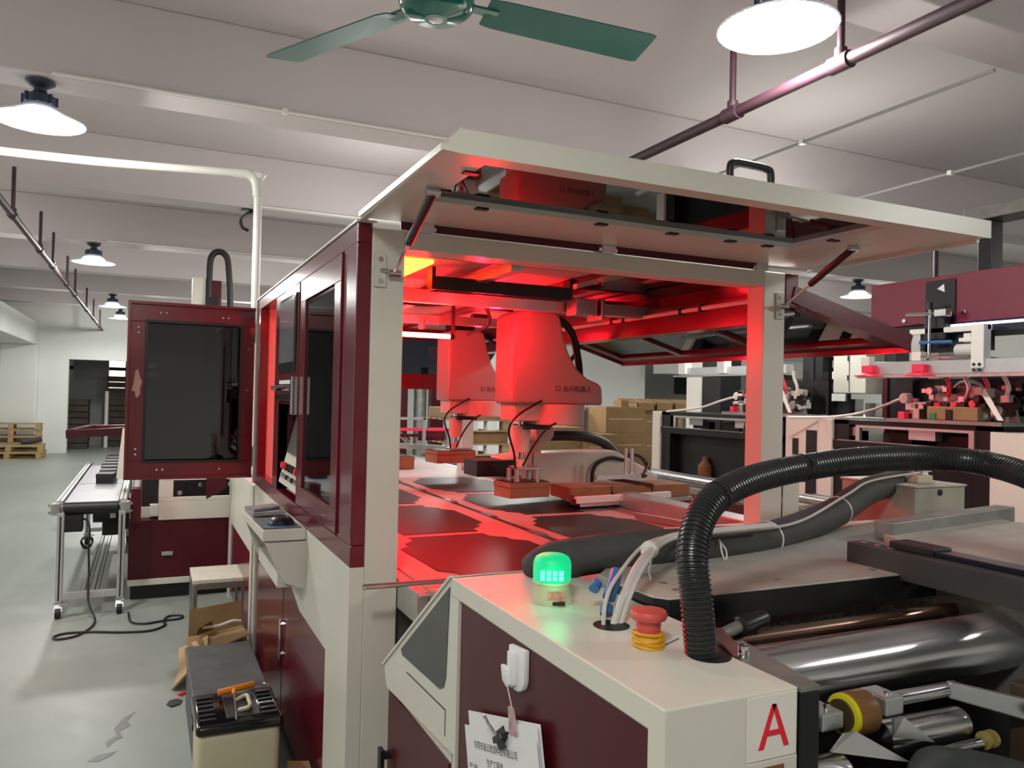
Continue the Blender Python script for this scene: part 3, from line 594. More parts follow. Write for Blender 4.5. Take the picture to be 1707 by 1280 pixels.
t = th('board_magazine', 'tray of brown boards with a white front rail beside the right belt', 'tray', (2.6, 3.95, 1.0))
ob('front_rail', B().obox((2.06, 3.62, 1.06), (2.72, 3.7, 1.06), .03, .035), PVC, t, .003)
ob('side_rail', B().obox((2.05, 3.62, 1.05), (2.25, 4.05, 1.06), .03, .03), MAROON2, t)
ob('tray_base', B().slab([(2.1, 3.64, 1.02), (2.9, 3.72, 1.02), (2.95, 4.04, 1.02), (2.3, 4.04, 1.02)], .02), ALU, t)
ob('clamp_bar', B().obox((2.24, 3.72, 1.165), (2.55, 3.75, 1.165), .025, .025).cyl((2.5, 3.76, 1.15), (2.5, 3.76, 1.32), .011, n=10).cyl((2.46, 3.76, 1.15), (2.46, 3.76, 1.32), .009, n=10), ALU, t)
ob('clamp_lever', B().cyl((2.55, 3.75, 1.165), (2.6, 3.77, 1.165), .014, n=10).cyl((2.58, 3.76, 1.165), (2.62, 3.77, 1.23), .009, n=8), BLACK, t)
ob('diagonal_bar', B().obox((2.36, 3.9, 1.15), (2.63, 3.73, 1.11), .02, .02), MAROON2, t)
for k in range(3):
    tm('board_stack', ('stack of brown boards in the tray, leftmost', 'stack of brown boards in the tray, middle', 'stack of brown boards in the tray, rightmost')[k], 'boards', B().box(2.1+k*.27, 2.36+k*.27, 3.75, 3.98, 1.041, 1.11), CARDD, 'board stacks in the tray', .002)
t = th('guide_rail', 'grey aluminium guide rail lying along the right edge of the belt opening', 'rail', (2.35, 3.0, 1.005))
ob('rail_bar', B().obox((2.23, 3.3, 1.02), (2.35, 2.75, 1.02), .03, .03).obox((2.36, 3.3, 1.03), (2.55, 3.35, 1.03), .05, .04), ALU, t, .002)

t = th('computer_mouse', 'black and blue computer mouse on its pad on the cream side shelf', 'mouse', (.5, 3.4, 1.045))
ob('mouse_pad', B().slab([(.435, 3.28, 1.046), (.585, 3.28, 1.046), (.585, 3.62, 1.036), (.435, 3.62, 1.036)], .003), M('grey_mouse_pad', rgb(110, 108, 112), .8, var=.2), t)
ob('mouse_body', B().lathe([(.052, .0), (.055, .01), (.05, .022), (.036, .034), (.018, .039), (.001, .04)], (.515, 3.36, 1.047), 24), BLACK, t, smooth=True)
ob('blue_base', B().cyl((.515, 3.36, 1.0455), (.515, 3.36, 1.053), .057, n=24), BLUE, t)
tm('crumpled_sheet', 'crumpled clear film lying at the back of the cream shelf', 'film', B().slab([(.44, 3.66, 1.04), (.58, 3.66, 1.045), (.58, 3.98, 1.03), (.44, 3.98, 1.028)], .015).slab([(.45, 3.7, 1.055), (.57, 3.75, 1.062), (.57, 3.95, 1.046), (.46, 3.9, 1.044)], .01), M('grey_film', rgb(150, 146, 150), .4, var=.15, vs=30, bump=.5), None)
# ================================================================== FRONT CONTROL CABINET
c = th('control_cabinet', 'cream control cabinet with maroon side panels and a big red letter on its end', 'cabinet', (.765, 1.5, 0))
top = [(.646, .88), (.885, .88), (.885, .985), (.872, 1.0), (.866, 1.03), (.80, 1.03), (.80, 1.09), (.87, 1.09), (.94, 1.09), (.94, 1.7), (.646, 1.7)]
ob('shell', B().prism([(.88, 0), (.88, 1.18), (1.70, 1.18), (1.70, 1.139), (.92, 1.139), (.92, 0)], 'x', .646, .885), CREAM, c, .0025)
ob('shell_back_strip', B().prism([(.885, 1.06), (.93, 1.13), (.93, 1.7), (.885, 1.7)], 'z', 1.139, 1.1795), CREAM, c)
ob('far_panel', B().box(.646, .93, 1.655, 1.6675, 0, 1.139), CREAM, c)
ob('cabinet_core', B().box(.665, .88, .92, 1.655, 0, 1.139), BLACKM, c)
ob('side_panel', B().box(.652, .665, .922, 1.652, .02, 1.136), MAROON2, c, .002)
ob('console_side', B().prism([(1.705, 1.176), (2.24, .81), (2.205, .757), (1.67, .79), (1.67, 1.138), (1.705, 1.138)], 'x', .6525, .93), CREAM, c)
cf = ob('console_face', B().prism([(1.668, 1.1385), (1.7005, 1.1385), (1.7005, 1.18), (2.24, .812), (2.205, .757), (1.668, .79)], 'x', .646, .652), CREAM, c)
ob('console_screen', B().prism([(1.708, 1.158), (2.075, .905), (2.06, .893), (1.76, .905), (1.735, .918), (1.722, .945)], 'x', .6445, .6465), LCD, cf)
ob('console_rim', B().prism([(1.7, 1.18), (1.706, 1.184), (2.245, .815), (2.24, .81)], 'x', .641, .652), CREAM, cf)
ob('console_groove', B().prism([(2.02, .862), (1.72, .872), (1.72, .868), (2.02, .858)], 'x', .6455, .6465).prism([(1.72, .868), (1.725, .868), (1.725, .81), (1.72, .81)], 'x', .6455, .6465), INK, cf)
ob('console_base', B().box(.655, .93, 1.7, 2.2, 0, .78), CREAM2, c)
ob('console_base_panel', B().box(.648, .655, 1.7, 2.19, .05, .755), MAROON2, c)
la = ob('door_latch', B().cyl((.648, 2.17, .58), (.625, 2.17, .58), .012, n=12).box(.618, .63, 2.155, 2.185, .54, .6), BLACK, c)
ob('console_top', B().slab([(.652, 1.7, 1.181), (.93, 1.7, 1.181), (.93, 2.24, .812), (.652, 2.24, .812)], .003), CREAM, c)
lbp = ob('letter_plate', B().box(.789, .8815, .8785, .88, 1.084, 1.1755), M('white_sticker', rgb(226, 222, 212), .3, var=.01), c, .0004)
ob('letter', B().prism([(.8085,1.0975),(.8165,1.0975),(.8235,1.116),(.8495,1.116),(.8575,1.1025),(.866,1.1025),(.841,1.162),(.832,1.162)], 'y', .8778, .8785) if False else
   B().prism([(.809,1.099),(.819,1.099),(.8415,1.162),(.8335,1.162)], 'y', .8778, .8785).prism([(.857,1.099),(.867,1.099),(.8415,1.162),(.8335,1.162)], 'y', .8778, .8785).prism([(.8225,1.117),(.856,1.117),(.8535,1.125),(.8255,1.125)], 'y', .8777, .8785), REDINK, lbp)['kind'] = 'stuff'
lp2 = ob('warning_plate', B().box(.789, .883, .8785, .88, .98, 1.081), CREAM2, c, .0004)
ob('warning_symbol', B().frame('y', .8777, .8785, (.815, 1.0), (.858, 1.073), (.82, 1.005), (.853, 1.068)), BROWNR, lp2)
hol = ob('cable_hole', B().cyl((.79, 1.245, 1.1805), (.79, 1.245, 1.1812), .034, n=24), RUBBER, c)
ob('hose_hole', B().cyl((.85, 1.04, 1.1805), (.85, 1.04, 1.1812), .036, n=24), RUBBER, c)
ob('cover_seam', B().obox((.80, 1.105, 1.1806), (.86, 1.135, 1.1806), .002, .001), INK, c)

t = th('signal_beacon', 'lit green signal beacon on the cream cabinet top', 'beacon', (.765, 1.435, 1.18))
bx, by, bz = .765, 1.435, 1.18
ob('base', B().lathe([(.043, 0), (.044, .01), (.041, .016), (.040, .038), (.001, .038)], (bx, by, bz), 36), BEIGE, t, smooth=True)
ob('ring', B().lathe([(.0395, .038), (.0405, .04), (.0405, .043), (.0395, .045)], (bx, by, bz), 36), BEIGE, t, smooth=True)
pr_ = [(.0395, .045)]
for k in range(7): pr_ += [(.0395, .047+k*.005), (.0385, .0495+k*.005)]
pr_ += [(.038, .084), (.034, .092), (.025, .097), (.001, .098)]
ob('lens', B().lathe(pr_, (bx, by, bz), 40), E_GREEN, t, smooth=True)
dv = Vector((-bx, -by, 0)).normalized(); sv = Vector((-dv.y, dv.x, 0))
for i in (-1, 1):
    for k in range(4):
        p = Vector((bx, by, bz+.061+(i*.0055)))+dv*.0385+sv*((k-1.5)*.0125); ob('led', B().obox(p-sv*.0045, p+sv*.0045, .007, .0085), E_GREENW, t)
lb2 = B().slab([Vector((bx, by, bz+.012))+dv*.0425-sv*.008, Vector((bx, by, bz+.012))+dv*.0415+sv*.026, Vector((bx, by, bz+.031))+dv*.0415+sv*.026, Vector((bx, by, bz+.031))+dv*.0425-sv*.008], -.001)
bl = ob('label', lb2, M('red_white_label', rgb(226, 140, 130), .4, var=.3, vs=60), t)
ob('slot', B().obox(Vector((bx, by, bz+.007))+dv*.043+sv*.002, Vector((bx, by, bz+.007))+dv*.042+sv*.027, .003, .007), BLACK, t)
gl = bpy.data.lights.new('beacon_light', 'POINT'); gl.energy = .09; gl.color = (.05, 1, .35); gl.shadow_soft_size = .03
go = bpy.data.objects.new('beacon_light', gl); C.objects.link(go); go.location = (-.02, -.055, .06); go.parent = t

t = th('emergency_stop_button', 'red mushroom stop button wound with yellow rubber band', 'button', (.785, 1.12, 1.18))
ex, ey, ez = .785, 1.12, 1.18
ob('collar', B().lathe([(.026, 0), (.027, .012), (.024, .022), (.022, .026)], (ex, ey, ez), 28), YELLOW, t, smooth=True)
ob('stem', B().lathe([(.021, .02), (.021, .042), (.022, .046)], (ex, ey, ez), 28), ESTOP, t, smooth=True)
ob('mushroom_head', B().lathe([(.021, .044), (.029, .047), (.0315, .052), (.0315, .056), (.029, .061), (.018, .064), (.001, .0645)], (ex, ey, ez), 36), ESTOP, t, smooth=True)
for k in range(5):
    pts = [(ex+.0265*math.cos(a), ey+.0265*math.sin(a), ez+.005+k*.0042+.0035*math.sin(a*(1+k % 2)+k)) for a in [i*math.pi/8 for i in range(17)]]
    ob('rubber_band', B().sweep(pts, .0028, 6), YELLOW, t, smooth=True)

# corrugated black hose, foam hose, tubes
def ribbed(pts, r, pitch, n=18):
    P = crom(pts, 24); L = [0]
    for i in range(1, len(P)): L.append(L[-1]+(P[i]-P[i-1]).length)
    out = []; rad = []; s_ = 0; i = 0; ph = 0
    prof = ((0, .90), (.28, .91), (.42, 1.0), (.82, 1.0), (.96, .91))
    k = 0
    while True:
        stop = False
        for fr, rr in prof:
            d = (k+fr)*pitch
            if d > L[-1]: stop = True; break
            while i < len(L)-2 and L[i+1] < d: i += 1
            u = (d-L[i])/max(1e-9, L[i+1]-L[i]); out.append(P[i].lerp(P[i+1], u)); rad.append(r*rr)
        k += 1
        if stop: break
    return out, rad
HP = [(.852, 1.045, 1.1), (.843, 1.05, 1.176), (.838, 1.06, 1.268), (.843, 1.08, 1.344), (.892, 1.11, 1.408), (.984, 1.14, 1.444), (1.145, 1.18, 1.465), (1.364, 1.2, 1.481), (1.573, 1.19, 1.483), (1.652, 1.12, 1.477), (1.63, .98, 1.45), (1.62, .8, 1.36), (1.66, .6, 1.2)]
pts, rad = ribbed(HP, .0275, .0078)
t = th('corrugated_hose', 'thick black corrugated hose arching out of the cream cabinet', 'hose', (.85, 1.045, 1.18))
ob('hose_body', B().sweep(pts, rad, 18), HOSE, t, smooth=True)
hp = crom(HP, 24)
for q_ in (108, 150):
    d = (hp[q_+1]-hp[q_-1]).normalized(); tie = ob('cable_tie', B().cyl(hp[q_]-d*.003, hp[q_]+d*.003, .0287, n=20), BLACK, t)
    ob('tie_head', B().box(*[v for k in range(3) for v in ((hp[q_]+Vector((0, -.027, .012)))[k]-.005, (hp[q_]+Vector((0, -.027, .012)))[k]+.005)]), BLACK, tie)
t = th('foam_hose', 'dark foam-wrapped hose lying behind the green beacon', 'hose', (1.2, 1.62, 1.2))
FP = [(.806, 1.66, 1.2), (.85, 1.645, 1.21), (.927, 1.63, 1.222), (1.077, 1.62, 1.232), (1.331, 1.64, 1.226), (1.589, 1.70, 1.219), (1.954, 1.83, 1.245), (2.311, 1.98, 1.298), (2.66, 2.09, 1.318)]
fp = crom(FP, 10); rr = []
for i in range(len(fp)): rr.append(.012+.034*min(1, i/14)**.6 if i < 14 else .046)
ob('foam_sleeve', B().sweep(fp, rr, 22), FOAM, t, smooth=True)
for i in (50, 62):
    d = (fp[i+1]-fp[i-1]).normalized(); ob('cable_tie', B().cyl(fp[i]-d*.003, fp[i]+d*.003, .0475, n=20), PVC, t)
ob('tie_tail', B().tube([fp[40]+Vector((0, -.04, .02)), fp[40]+Vector((.012, -.055, -.005)), fp[40]+Vector((.008, -.06, -.03)), fp[40]+Vector((-.004, -.06, -.012)), fp[40]+Vector((-.004, -.05, .02))], .0022, 6), PVC, t, smooth=True)
ob('end_collar', B().cyl((2.64, 2.085, 1.317), (2.7, 2.1, 1.32), .05, n=20), BEIGE, t, smooth=True)
TA = [(.775, 1.25, 1.17), (.793, 1.27, 1.221), (.85, 1.32, 1.251), (1.003, 1.45, 1.28), (1.167, 1.55, 1.275), (1.411, 1.6, 1.265), (1.695, 1.69, 1.262), (2.025, 1.82, 1.312), (2.246, 1.91, 1.342), (2.677, 2.02, 1.355)]
TB = [(.795, 1.25, 1.17), (.842, 1.28, 1.232), (.934, 1.36, 1.27), (1.081, 1.48, 1.285), (1.265, 1.55, 1.28), (1.5, 1.6, 1.275)]
tt = th('vinyl_air_tubes', 'bundle of thin pale air tubes with blue tape rising from a hole in the cabinet', 'tubes', (.785, 1.25, 1.18))
ob('thin_tube', B().tube(TA, .004, 8, 8), CLEAR, tt, smooth=True)
ob('thick_tube', B().tube(TB, .0075, 10, 8), CLEAR, tt, smooth=True)
ob('thick_tube', B().tube([(p[0]+.012, p[1]-.002, p[2]-.002) for p in TB], .006, 10, 8), CLEAR, tt, smooth=True)
ob('tape_wrap', B().tube([(.818, 1.30, 1.215), (.84, 1.32, 1.235), (.865, 1.35, 1.25)], .013, 12, 4), BLUE, tt, smooth=True)
ob('tape_wrap', B().tube([(.80, 1.28, 1.19), (.807, 1.29, 1.205)], .012, 12, 4), BLUE, tt, smooth=True)
ob('tape_wrap', B().cyl((.805, 1.335, 1.225), (.818, 1.345, 1.235), .011, n=12), BLUE, tt, smooth=True)
ob('tie', B().cyl((.985, 1.41, 1.276), (.995, 1.418, 1.277), .019, n=14), PVC, tt, smooth=True)
ob('tie', B().tube([(.99, 1.41, 1.29), (.985, 1.4, 1.26), (.98, 1.4, 1.235), (.985, 1.4, 1.215)], .0022, 6), PVC, tt, smooth=True)

t = th('adhesive_hook', 'white plastic hook stuck on the maroon cabinet side', 'hook', (.646, 1.335, 1.05))
ob('back_plate', B().prism([(1.372, 1.126), (1.303, 1.133), (1.303, 1.075), (1.31, 1.058), (1.325, 1.05), (1.345, 1.047), (1.362, 1.055), (1.372, 1.07)], 'x', .640, .652), PAPER, t, .003, True)
ob('hook_arm', B().prism([(1.362, 1.118), (1.332, 1.121), (1.332, 1.06), (1.345, 1.052), (1.362, 1.062)], 'x', .632, .642).prism([(1.378, 1.088), (1.345, 1.088), (1.338, 1.06), (1.35, 1.052), (1.37, 1.06)], 'x', .626, .636), PAPER, t, .003, True)
t = th('work_sheets', 'sheaf of printed white work sheets clipped and hanging from the hook', 'papers', (.634, 1.38, .9))
O = Vector((.632, 1.565, .900)); rgt = Vector((0, -.34, .100)).normalized(); upv = Vector((0, .100, .34)).normalized()   # reading direction is -y
def sheet_pt(a, b, dx=0): return O+rgt*a+upv*b+Vector((-dx, 0, 0))
def on_sheet(a0, a1, b0, b1, dx, t_=.0005): return B().slab([sheet_pt(a0, b0, dx), sheet_pt(a1, b0, dx), sheet_pt(a1, b1, dx), sheet_pt(a0, b1, dx)], t_)
ob('back_sheet', on_sheet(.012, .36, -.30, .028, -.006), PAPER, t)
ob('back_sheet', on_sheet(.03, .352, -.29, .022, -.003), PAPER, t)
fs = ob('front_sheet', on_sheet(0, .35, -.33, 0, 0), PAPER, t)
def sheet_text(a, b, s_, size, al='CENTER'): text('printed_text', s_, size, INK, frame_mtx(sheet_pt(a, b, .0008), rgt, upv), fs, .0001, al)
sheet_text(.155, -.035, '东莞市盈云智造科技有限公司', .0165)
sheet_text(.15, -.063, '生产工程单', .0165)
sheet_text(.13, -.085, '编号:', .01)
sheet_text(.012, -.077, '客户: 2023', .01, 'LEFT')
sheet_text(.17, -.113, '▼下单', .012)
sheet_text(.03, -.128, '工序   品名规格   数量   日期   备注', .011, 'LEFT')
sheet_text(.03, -.155, '单号  2310', .011, 'LEFT')
sheet_text(.30, -.10, 'NO: 230518', .01)
for b_ in (-.092, -.118, -.142, -.17, -.2):
    ob('ruled_line', on_sheet(.012, .33, b_-.0008, b_, .0007, .0003), INK, fs)
for a_ in (.07, .16, .22, .28): ob('ruled_line', on_sheet(a_, a_+.0012, -.2, -.118, .0007, .0003), INK, fs)
clp = ob('binder_clip', B().obox(sheet_pt(.185, -.012, .006), sheet_pt(.225, .0, .006), .02, .012, upv), BLACK, t, .002)
ob('binder_clip_jaw', B().slab([sheet_pt(.19, -.03, .003), sheet_pt(.222, -.022, .003), sheet_pt(.218, .006, .012), sheet_pt(.188, -.004, .012)], .002).slab([sheet_pt(.205, .0, .01), sheet_pt(.245, .006, .012), sheet_pt(.243, .02, .014), sheet_pt(.2, .006, .012)], .002), BLACK, clp)
ob('clip_wire', B().tube([sheet_pt(.20, .0, .012), sheet_pt(.185, .02, .02), sheet_pt(.178, .034, .024), sheet_pt(.17, .032, .024), sheet_pt(.175, .02, .02), sheet_pt(.195, .0, .014)], .0015, 6), CHROME, clp, smooth=True)
ob('string', B().tube([(.626, 1.345, 1.06), (.63, 1.335, 1.03), (.633, 1.325, 1.0), (.634, 1.32, .985)], .0012, 6), PVC, t, smooth=True)
ob('ribbon', B().slab([(.63, 1.348, 1.018), (.63, 1.326, 1.022), (.632, 1.30, .955), (.632, 1.34, .955)], .003), M('crumpled_pink_film', rgb(205, 170, 168), .4, var=.25, vs=60), t)
t = th('push_rod', 'short round steel rod sticking out in front of the left cream post', 'rod', (.73, 2.3, 1.01))
ob('rod_bar', B().cyl((.597, 2.3, 1.026), (.885, 2.3, 1.024), .0085, n=16), STEEL, t, smooth=True)
ob('rod_tip', B().cyl((.594, 2.3, 1.026), (.6, 2.3, 1.026), .0092, n=16), CHROME, t, smooth=True)

# ================================================================== ROLLER PRESS (front right)
p = th('roller_gluing_press', 'open roller press with chrome rollers and black side frame at the lower right', 'machine', (1.3, 1.2, 0))
ob('left_side_frame', B().prism([(.876, 0), (.876, 1.172), (1.02, 1.172), (1.5, 1.172), (1.5, 0)], 'x', .887, .925), BLACKM, p, .003)
ob('frame_cap', B().prism([(.887, .876), (.925, .876), (.965, 1.09), (.93, 1.1), (.887, 1.0)], 'z', 1.172, 1.178), IRON, p)
ob('press_bed', B().box(.96, 1.745, .9, 1.9, .0, .93), BLACKM, p)
ob('main_roller', B().cyl((.925, 1.14, 1.08), (1.745, 1.14, 1.08), .062, n=64), CHROMEB, p, smooth=True)
ob('brass_rod', B().cyl((.935, 1.255, 1.115), (1.75, 1.255, 1.118), .016, n=20), M('brown_steel_rod', rgb(140, 112, 96), .25, .9), p, smooth=True)
ob('film_strip', B().obox((1.16, 1.36, 1.108), (1.9, 1.36, 1.115), .05, .012), M('clear_scratched_film', rgb(170, 166, 162), .2, .7, var=.35, vs=120), p)
ob('black_cross_bar', B().box(.96, 1.95, 1.2, 1.3, 1.03, 1.08), BLACKM, p)
ob('black_cross_bar', B().box(.96, 1.95, 1.38, 1.5, .98, 1.06), BLACKM, p)
tp = ob('top_plate', B().prism([(.943, 1.331), (.965, 1.305), (2.6, 1.305), (2.6, 1.95), (1.35, 1.95), (.94, 1.54), (.935, 1.45)], 'z', 1.14, 1.2), PLATE, p, .002)
ob('plate_front_edge', B().box(.965, 2.6, 1.301, 1.305, 1.14, 1.197), BLACKM, tp)
ob('plate_left_edge', B().prism([(.94, 1.33), (.963, 1.303), (.966, 1.307), (.945, 1.333), (.938, 1.45), (.932, 1.45)], 'z', 1.14, 1.197), BLACKM, tp)
for (x, y) in ((1.02, 1.36), (1.03, 1.42), (1.3, 1.36), (1.6, 1.36)): ob('plate_screw', B().lathe([(.009, .2), (.009, .2015), (.004, .2015)], (x, y, 1.0), 14), IRON, tp)
ob('right_side_frame', B().box(1.745, 1.80, 1.0, 1.3, .3, 1.19), IRON, p, .003)
sb = ob('slide_beam', B().prism([(1.615, .7), (1.675, .7), (1.685, 1.46), (1.625, 1.46)], 'z', 1.186, 1.25), M('dark_machined_beam', rgb(66, 69, 68), .55, .3, var=.12), p, .002)
for y in (1.43, 1.39, 1.35): ob('beam_screw', B().lathe([(.009, .25), (.009, .252), (.004, .252)], (1.652, y, 1.0), 14), STEEL, sb)
ob('slide_carriage', B().box(1.655, 1.72, 1.24, 1.36, 1.25, 1.268), RUBBER, p, .003)
ob('slide_track', B().box(1.66, 1.715, .7, 1.25, 1.25, 1.262), M('blue_black_track', rgb(26, 28, 44), .2, .4), p, .002)
ob('rear_plate', B().prism([(1.74, .7), (2.6, .7), (2.6, 1.9), (1.95, 1.62), (1.78, 1.3)], 'z', 1.2, 1.225), PLATE, p, .002)
ob('rear_beam', B().obox((1.95, 1.62, 1.235), (2.7, 1.75, 1.235), .06, .05), IRON, p, .003)
lv = ob('adjusting_lever', B().cyl((.955, 1.2, 1.14), (1.1, 1.235, 1.155), .011, .013, 14), IRON, p, smooth=True)
ob('lever_grip', B().lathe([(.014, 0), (.02, .004), (.021, .02), (.019, .06), (.0205, .078), (.016, .084), (.001, .085)], (0, 0, 0), 24), BLACK, lv, smooth=True)
g = lv.children[0]; mm = Vector((.145, .035, .012)).normalized().to_track_quat('Z', 'Y').to_matrix().to_4x4(); g.data.transform(Matrix.Translation(root_loc(p))); g.data.transform(Matrix.Translation(Vector((1.075, 1.228, 1.152))-root_loc(p)) @ mm)
ob('cap_bolt', B().cyl((.905, 1.02, 1.178), (.905, 1.02, 1.198), .0095, n=20), CHROME, p, .001, True)
ob('hinge_strip', B().obox((.9, 1.02, 1.18), (.96, 1.16, 1.18), .025, .004), STEEL, p)
def AT(x, y, z): return (x, y, z)
ob('clamp_shaft', B().cyl((.925, 1.0, 1.068), (1.07, 1.0, 1.068), .011, n=14), CHROME, p, smooth=True)
ob('clamp_block', B().box(1.03, 1.08, .97, 1.03, 1.052, 1.082), ALU, p, .004)
ob('clamp_block', B().box(1.18, 1.225, .97, 1.03, 1.055, 1.088), ALU, p, .004)
for x in (1.055, 1.2): ob('clamp_bolt', B().cyl((x, .985, 1.082), (x, .985, 1.094), .007, n=12), CHROME, p, .001)
ob('scraper_blade', B().slab([(1.06, .95, 1.055), (1.085, .95, 1.055), (1.18, .92, 1.0), (1.03, .95, 1.03)], .004), ALU, p)
ob('scraper_blade', B().slab([(1.2, .97, 1.05), (1.225, .97, 1.05), (1.28, .95, 1.005), (1.2, .97, 1.02)], .004), ALU, p)
wh = ob('urethane_wheel', B().cyl((1.118, 1.0, 1.06), (1.165, 1.0, 1.06), .037, n=32), BROWNR, p, .004, True)
ob('wheel_rim', B().cyl((1.108, 1.0, 1.06), (1.118, 1.0, 1.06), .036, n=32), YELG, wh, .002, True); ob('wheel_hub', B().cyl((1.103, 1.0, 1.06), (1.109, 1.0, 1.06), .027, n=28), BROWNP, wh)
ob('tie_shaft', B().cyl((1.22, 1.0, 1.07), (1.4, 1.0, 1.068), .013, n=16), CHROME, p, smooth=True)
ob('link_arm', B().slab([(1.37, .99, 1.055), (1.37, .99, 1.085), (1.5, .9, 1.06), (1.5, .9, 1.02)], .015), ALU, p, .003)
ob('link_pin', B().cyl((1.475, .905, 1.045), (1.47, .893, 1.045), .011, n=16), BLACK, p)
ob('lower_roller', B().cyl((1.2, 1.0, 1.005), (1.41, 1.0, 1.0), .03, n=28), CHROMEB, p, smooth=True)
ob('lower_roller', B().cyl((.925, .96, .985), (1.06, .96, .985), .035, n=28), CHROMEB, p, smooth=True)
ob('lower_rod', B().cyl((1.25, .95, .985), (1.42, .95, .985), .009, n=14), CHROME, p, smooth=True)
for x in (1.41, 1.428): ob('rubber_ring', B().cyl((x, .95, .987), (x+.008, .95, .987), .016, n=16), M('olive_rubber', rgb(150, 135, 70), .5), p, smooth=True)
ob('curved_guide', B().tube([(.93, .93, 1.02), (1.0, .92, 1.02), (1.05, .9, .99), (1.06, .89, .94)], .012, 10), ALU, p, smooth=True)
ob('brown_cover_plate', B().box(1.5, 1.66, .93, .96, .88, 1.08), BROWNP, p, .002)
for z in (.985, 1.035): ob('cover_screw', B().cyl((1.53, .93, z), (1.53, .926, z), .005, n=10), CHROME, p)
ob('orange_film', B().tube([(1.36, .9, .975), (1.42, .88, .955), (1.5, .85, .93), (1.56, .83, .91)], .014, 8), ORF, p, smooth=True)
ob('dark_guard', B().prism([(1.14, .93), (1.2, .99), (1.26, 1.0), (1.40, .975), (1.5, .93), (1.5, .85), (1.1, .85)], 'y', .86, .87) if False else B().tube([(1.14, .86, .88), (1.19, .9, .99), (1.28, .9, .985), (1.4, .87, .955), (1.5, .84, .92)], .028, 14), M('dark_green_guard', rgb(62, 66, 62), .6), p, smooth=True)

t = th('grey_metal_tank', 'square grey metal box behind the press where the foam hose ends', 'box', (2.55, 2.05, 1.15))
ob('tank_body', B().box(2.44, 2.7, 1.9, 2.22, 1.15, 1.31), M('worn_grey_paint', rgb(168, 164, 150), .5, .2, var=.12, vs=8), t, .003)
ob('tank_lid', B().box(2.435, 2.705, 1.895, 2.225, 1.31, 1.318), PLATE, t, .002)
ob('tank_hole', B().cyl((2.565, 1.899, 1.292), (2.565, 1.896, 1.292), .011, n=16), BLACK, t)
ob('lid_fitting', B().box(2.53, 2.61, 1.96, 2.03, 1.318, 1.345), BEIGE, t, .003)
ob('lid_rods', B().cyl((2.55, 2.0, 1.345), (2.55, 2.0, 1.42), .01, n=10), STEEL, t)
ob('lid_rods', B().cyl((2.59, 2.0, 1.345), (2.59, 2.0, 1.42), .01, n=10), STEEL, t)
ob('stand', B().box(2.46, 2.68, 1.92, 2.2, .9, 1.15), BLACKM, t)
ob('stand_leg', B().box(2.5, 2.62, 2.0, 2.12, 0, .9), BLACKM, t)
# ================================================================== LEFT AISLE
def bar(b, p0, p1, s=.04): return b.obox(p0, p1, s, s)
t = th('belt_conveyor_table', 'aluminium belt conveyor table on castors in the left aisle', 'conveyor', (-.33, 8, 0))
XL, XR, YA, YB, ZT = -.56, -.12, 6.3, 9.7, .78
ob('belt_top', B().box(XL+.05, XR-.05, YA+.05, YB, ZT-.02, ZT), M('grey_belt', rgb(150, 150, 158), .45, var=.04), t)
for x in (XL+.02, XR-.02):
    r = ob('side_rail', B().box(x-.022, x+.022, YA+.06, YB+.03, ZT-.07, ZT+.015), ALU, t, .003)
    ob('rail_slot', B().box(x-.006, x+.006, YA+.06, YB+.03, ZT+.0152, ZT+.0165), BLACK, r)
ob('belt_roller', B().cyl((XL+.05, YA+.05, ZT-.04), (XR-.05, YA+.05, ZT-.04), .045, n=24), RUBBER, t, smooth=True)
for x in (XL, XR):
    bb = ob('roller_bearing', B().box(x-.03, x+.03, YA, YA+.1, ZT-.08, ZT), STEEL, t, .006)
    for z in (ZT-.065, ZT-.015): ob('bolt', B().cyl((x-.045, YA+.03, z), (x+.045, YA+.03, z), .011, n=10), CHROME, bb)
ob('belt_joint', B().box(XL+.06, XR-.06, 7.55, 7.57, ZT, ZT+.002), BLACK, t)
for (x, y) in ((XL+.04, 6.26), (XR-.02, 6.26), (XL+.04, 9.1), (XR-.02, 9.1)):
    lg = ob('leg', B().box(x-.022, x+.022, y-.022, y+.022, .11, ZT-.06), ALU, t, .003)
    ob('leg_slot', B().box(x-.005, x+.005, y-.0235, y-.0222, .12, ZT-.08), BLACK, lg)
    cs = ob('caster', B().box(x-.03, x+.03, y-.035, y+.035, .1, .11).obox((x, y, .1), (x, y-.02, .045), .05, .035), STEEL, t)
    ob('caster_wheel', B().cyl((x-.018, y-.02, .036), (x+.018, y-.02, .036), .036, n=20), RUBBER, cs, .003, True)
    ob('caster_hub', B().cyl((x-.02, y-.02, .036), (x+.02, y-.02, .036), .016, n=16), CHROME, cs)
    ob('brake_pedal', B().box(x+.01, x+.07, y-.045, y-.02, .09, .1), STEEL, cs)
ob('cross_bar', B().box(XL+.06, XR-.04, 6.24, 6.28, .125, .175), ALU, t, .003)
ob('cross_bar', B().box(XL+.06, XR-.04, 9.08, 9.12, .125, .165), ALU, t, .003)
for x in (-.36, -.30):
    lb_ = ob('long_bar', B().box(x-.022, x+.022, 6.28, 9.08, .135, .17), ALU, t, .003)
    ob('bar_slot', B().box(x-.005, x+.005, 6.28, 9.08, .17, .1712), BLACK, lb_)
ob('drive_box', B().box(XL+.05, XL+.17, 6.3, 6.42, .58, .69), BLACK, t, .006)
mt = ob('drive_motor', B().cyl((-.36, 7.0, .62), (-.16, 7.0, .62), .085, n=24), RUBBER, t, .004, True)
ob('motor_plate', B().box(-.24, -.2, 6.9, 6.915, .58, .64), PAPER, mt)
ob('gear_box', B().box(-.3, -.14, 7.05, 7.3, .42, .6), RUBBER, t, .01)
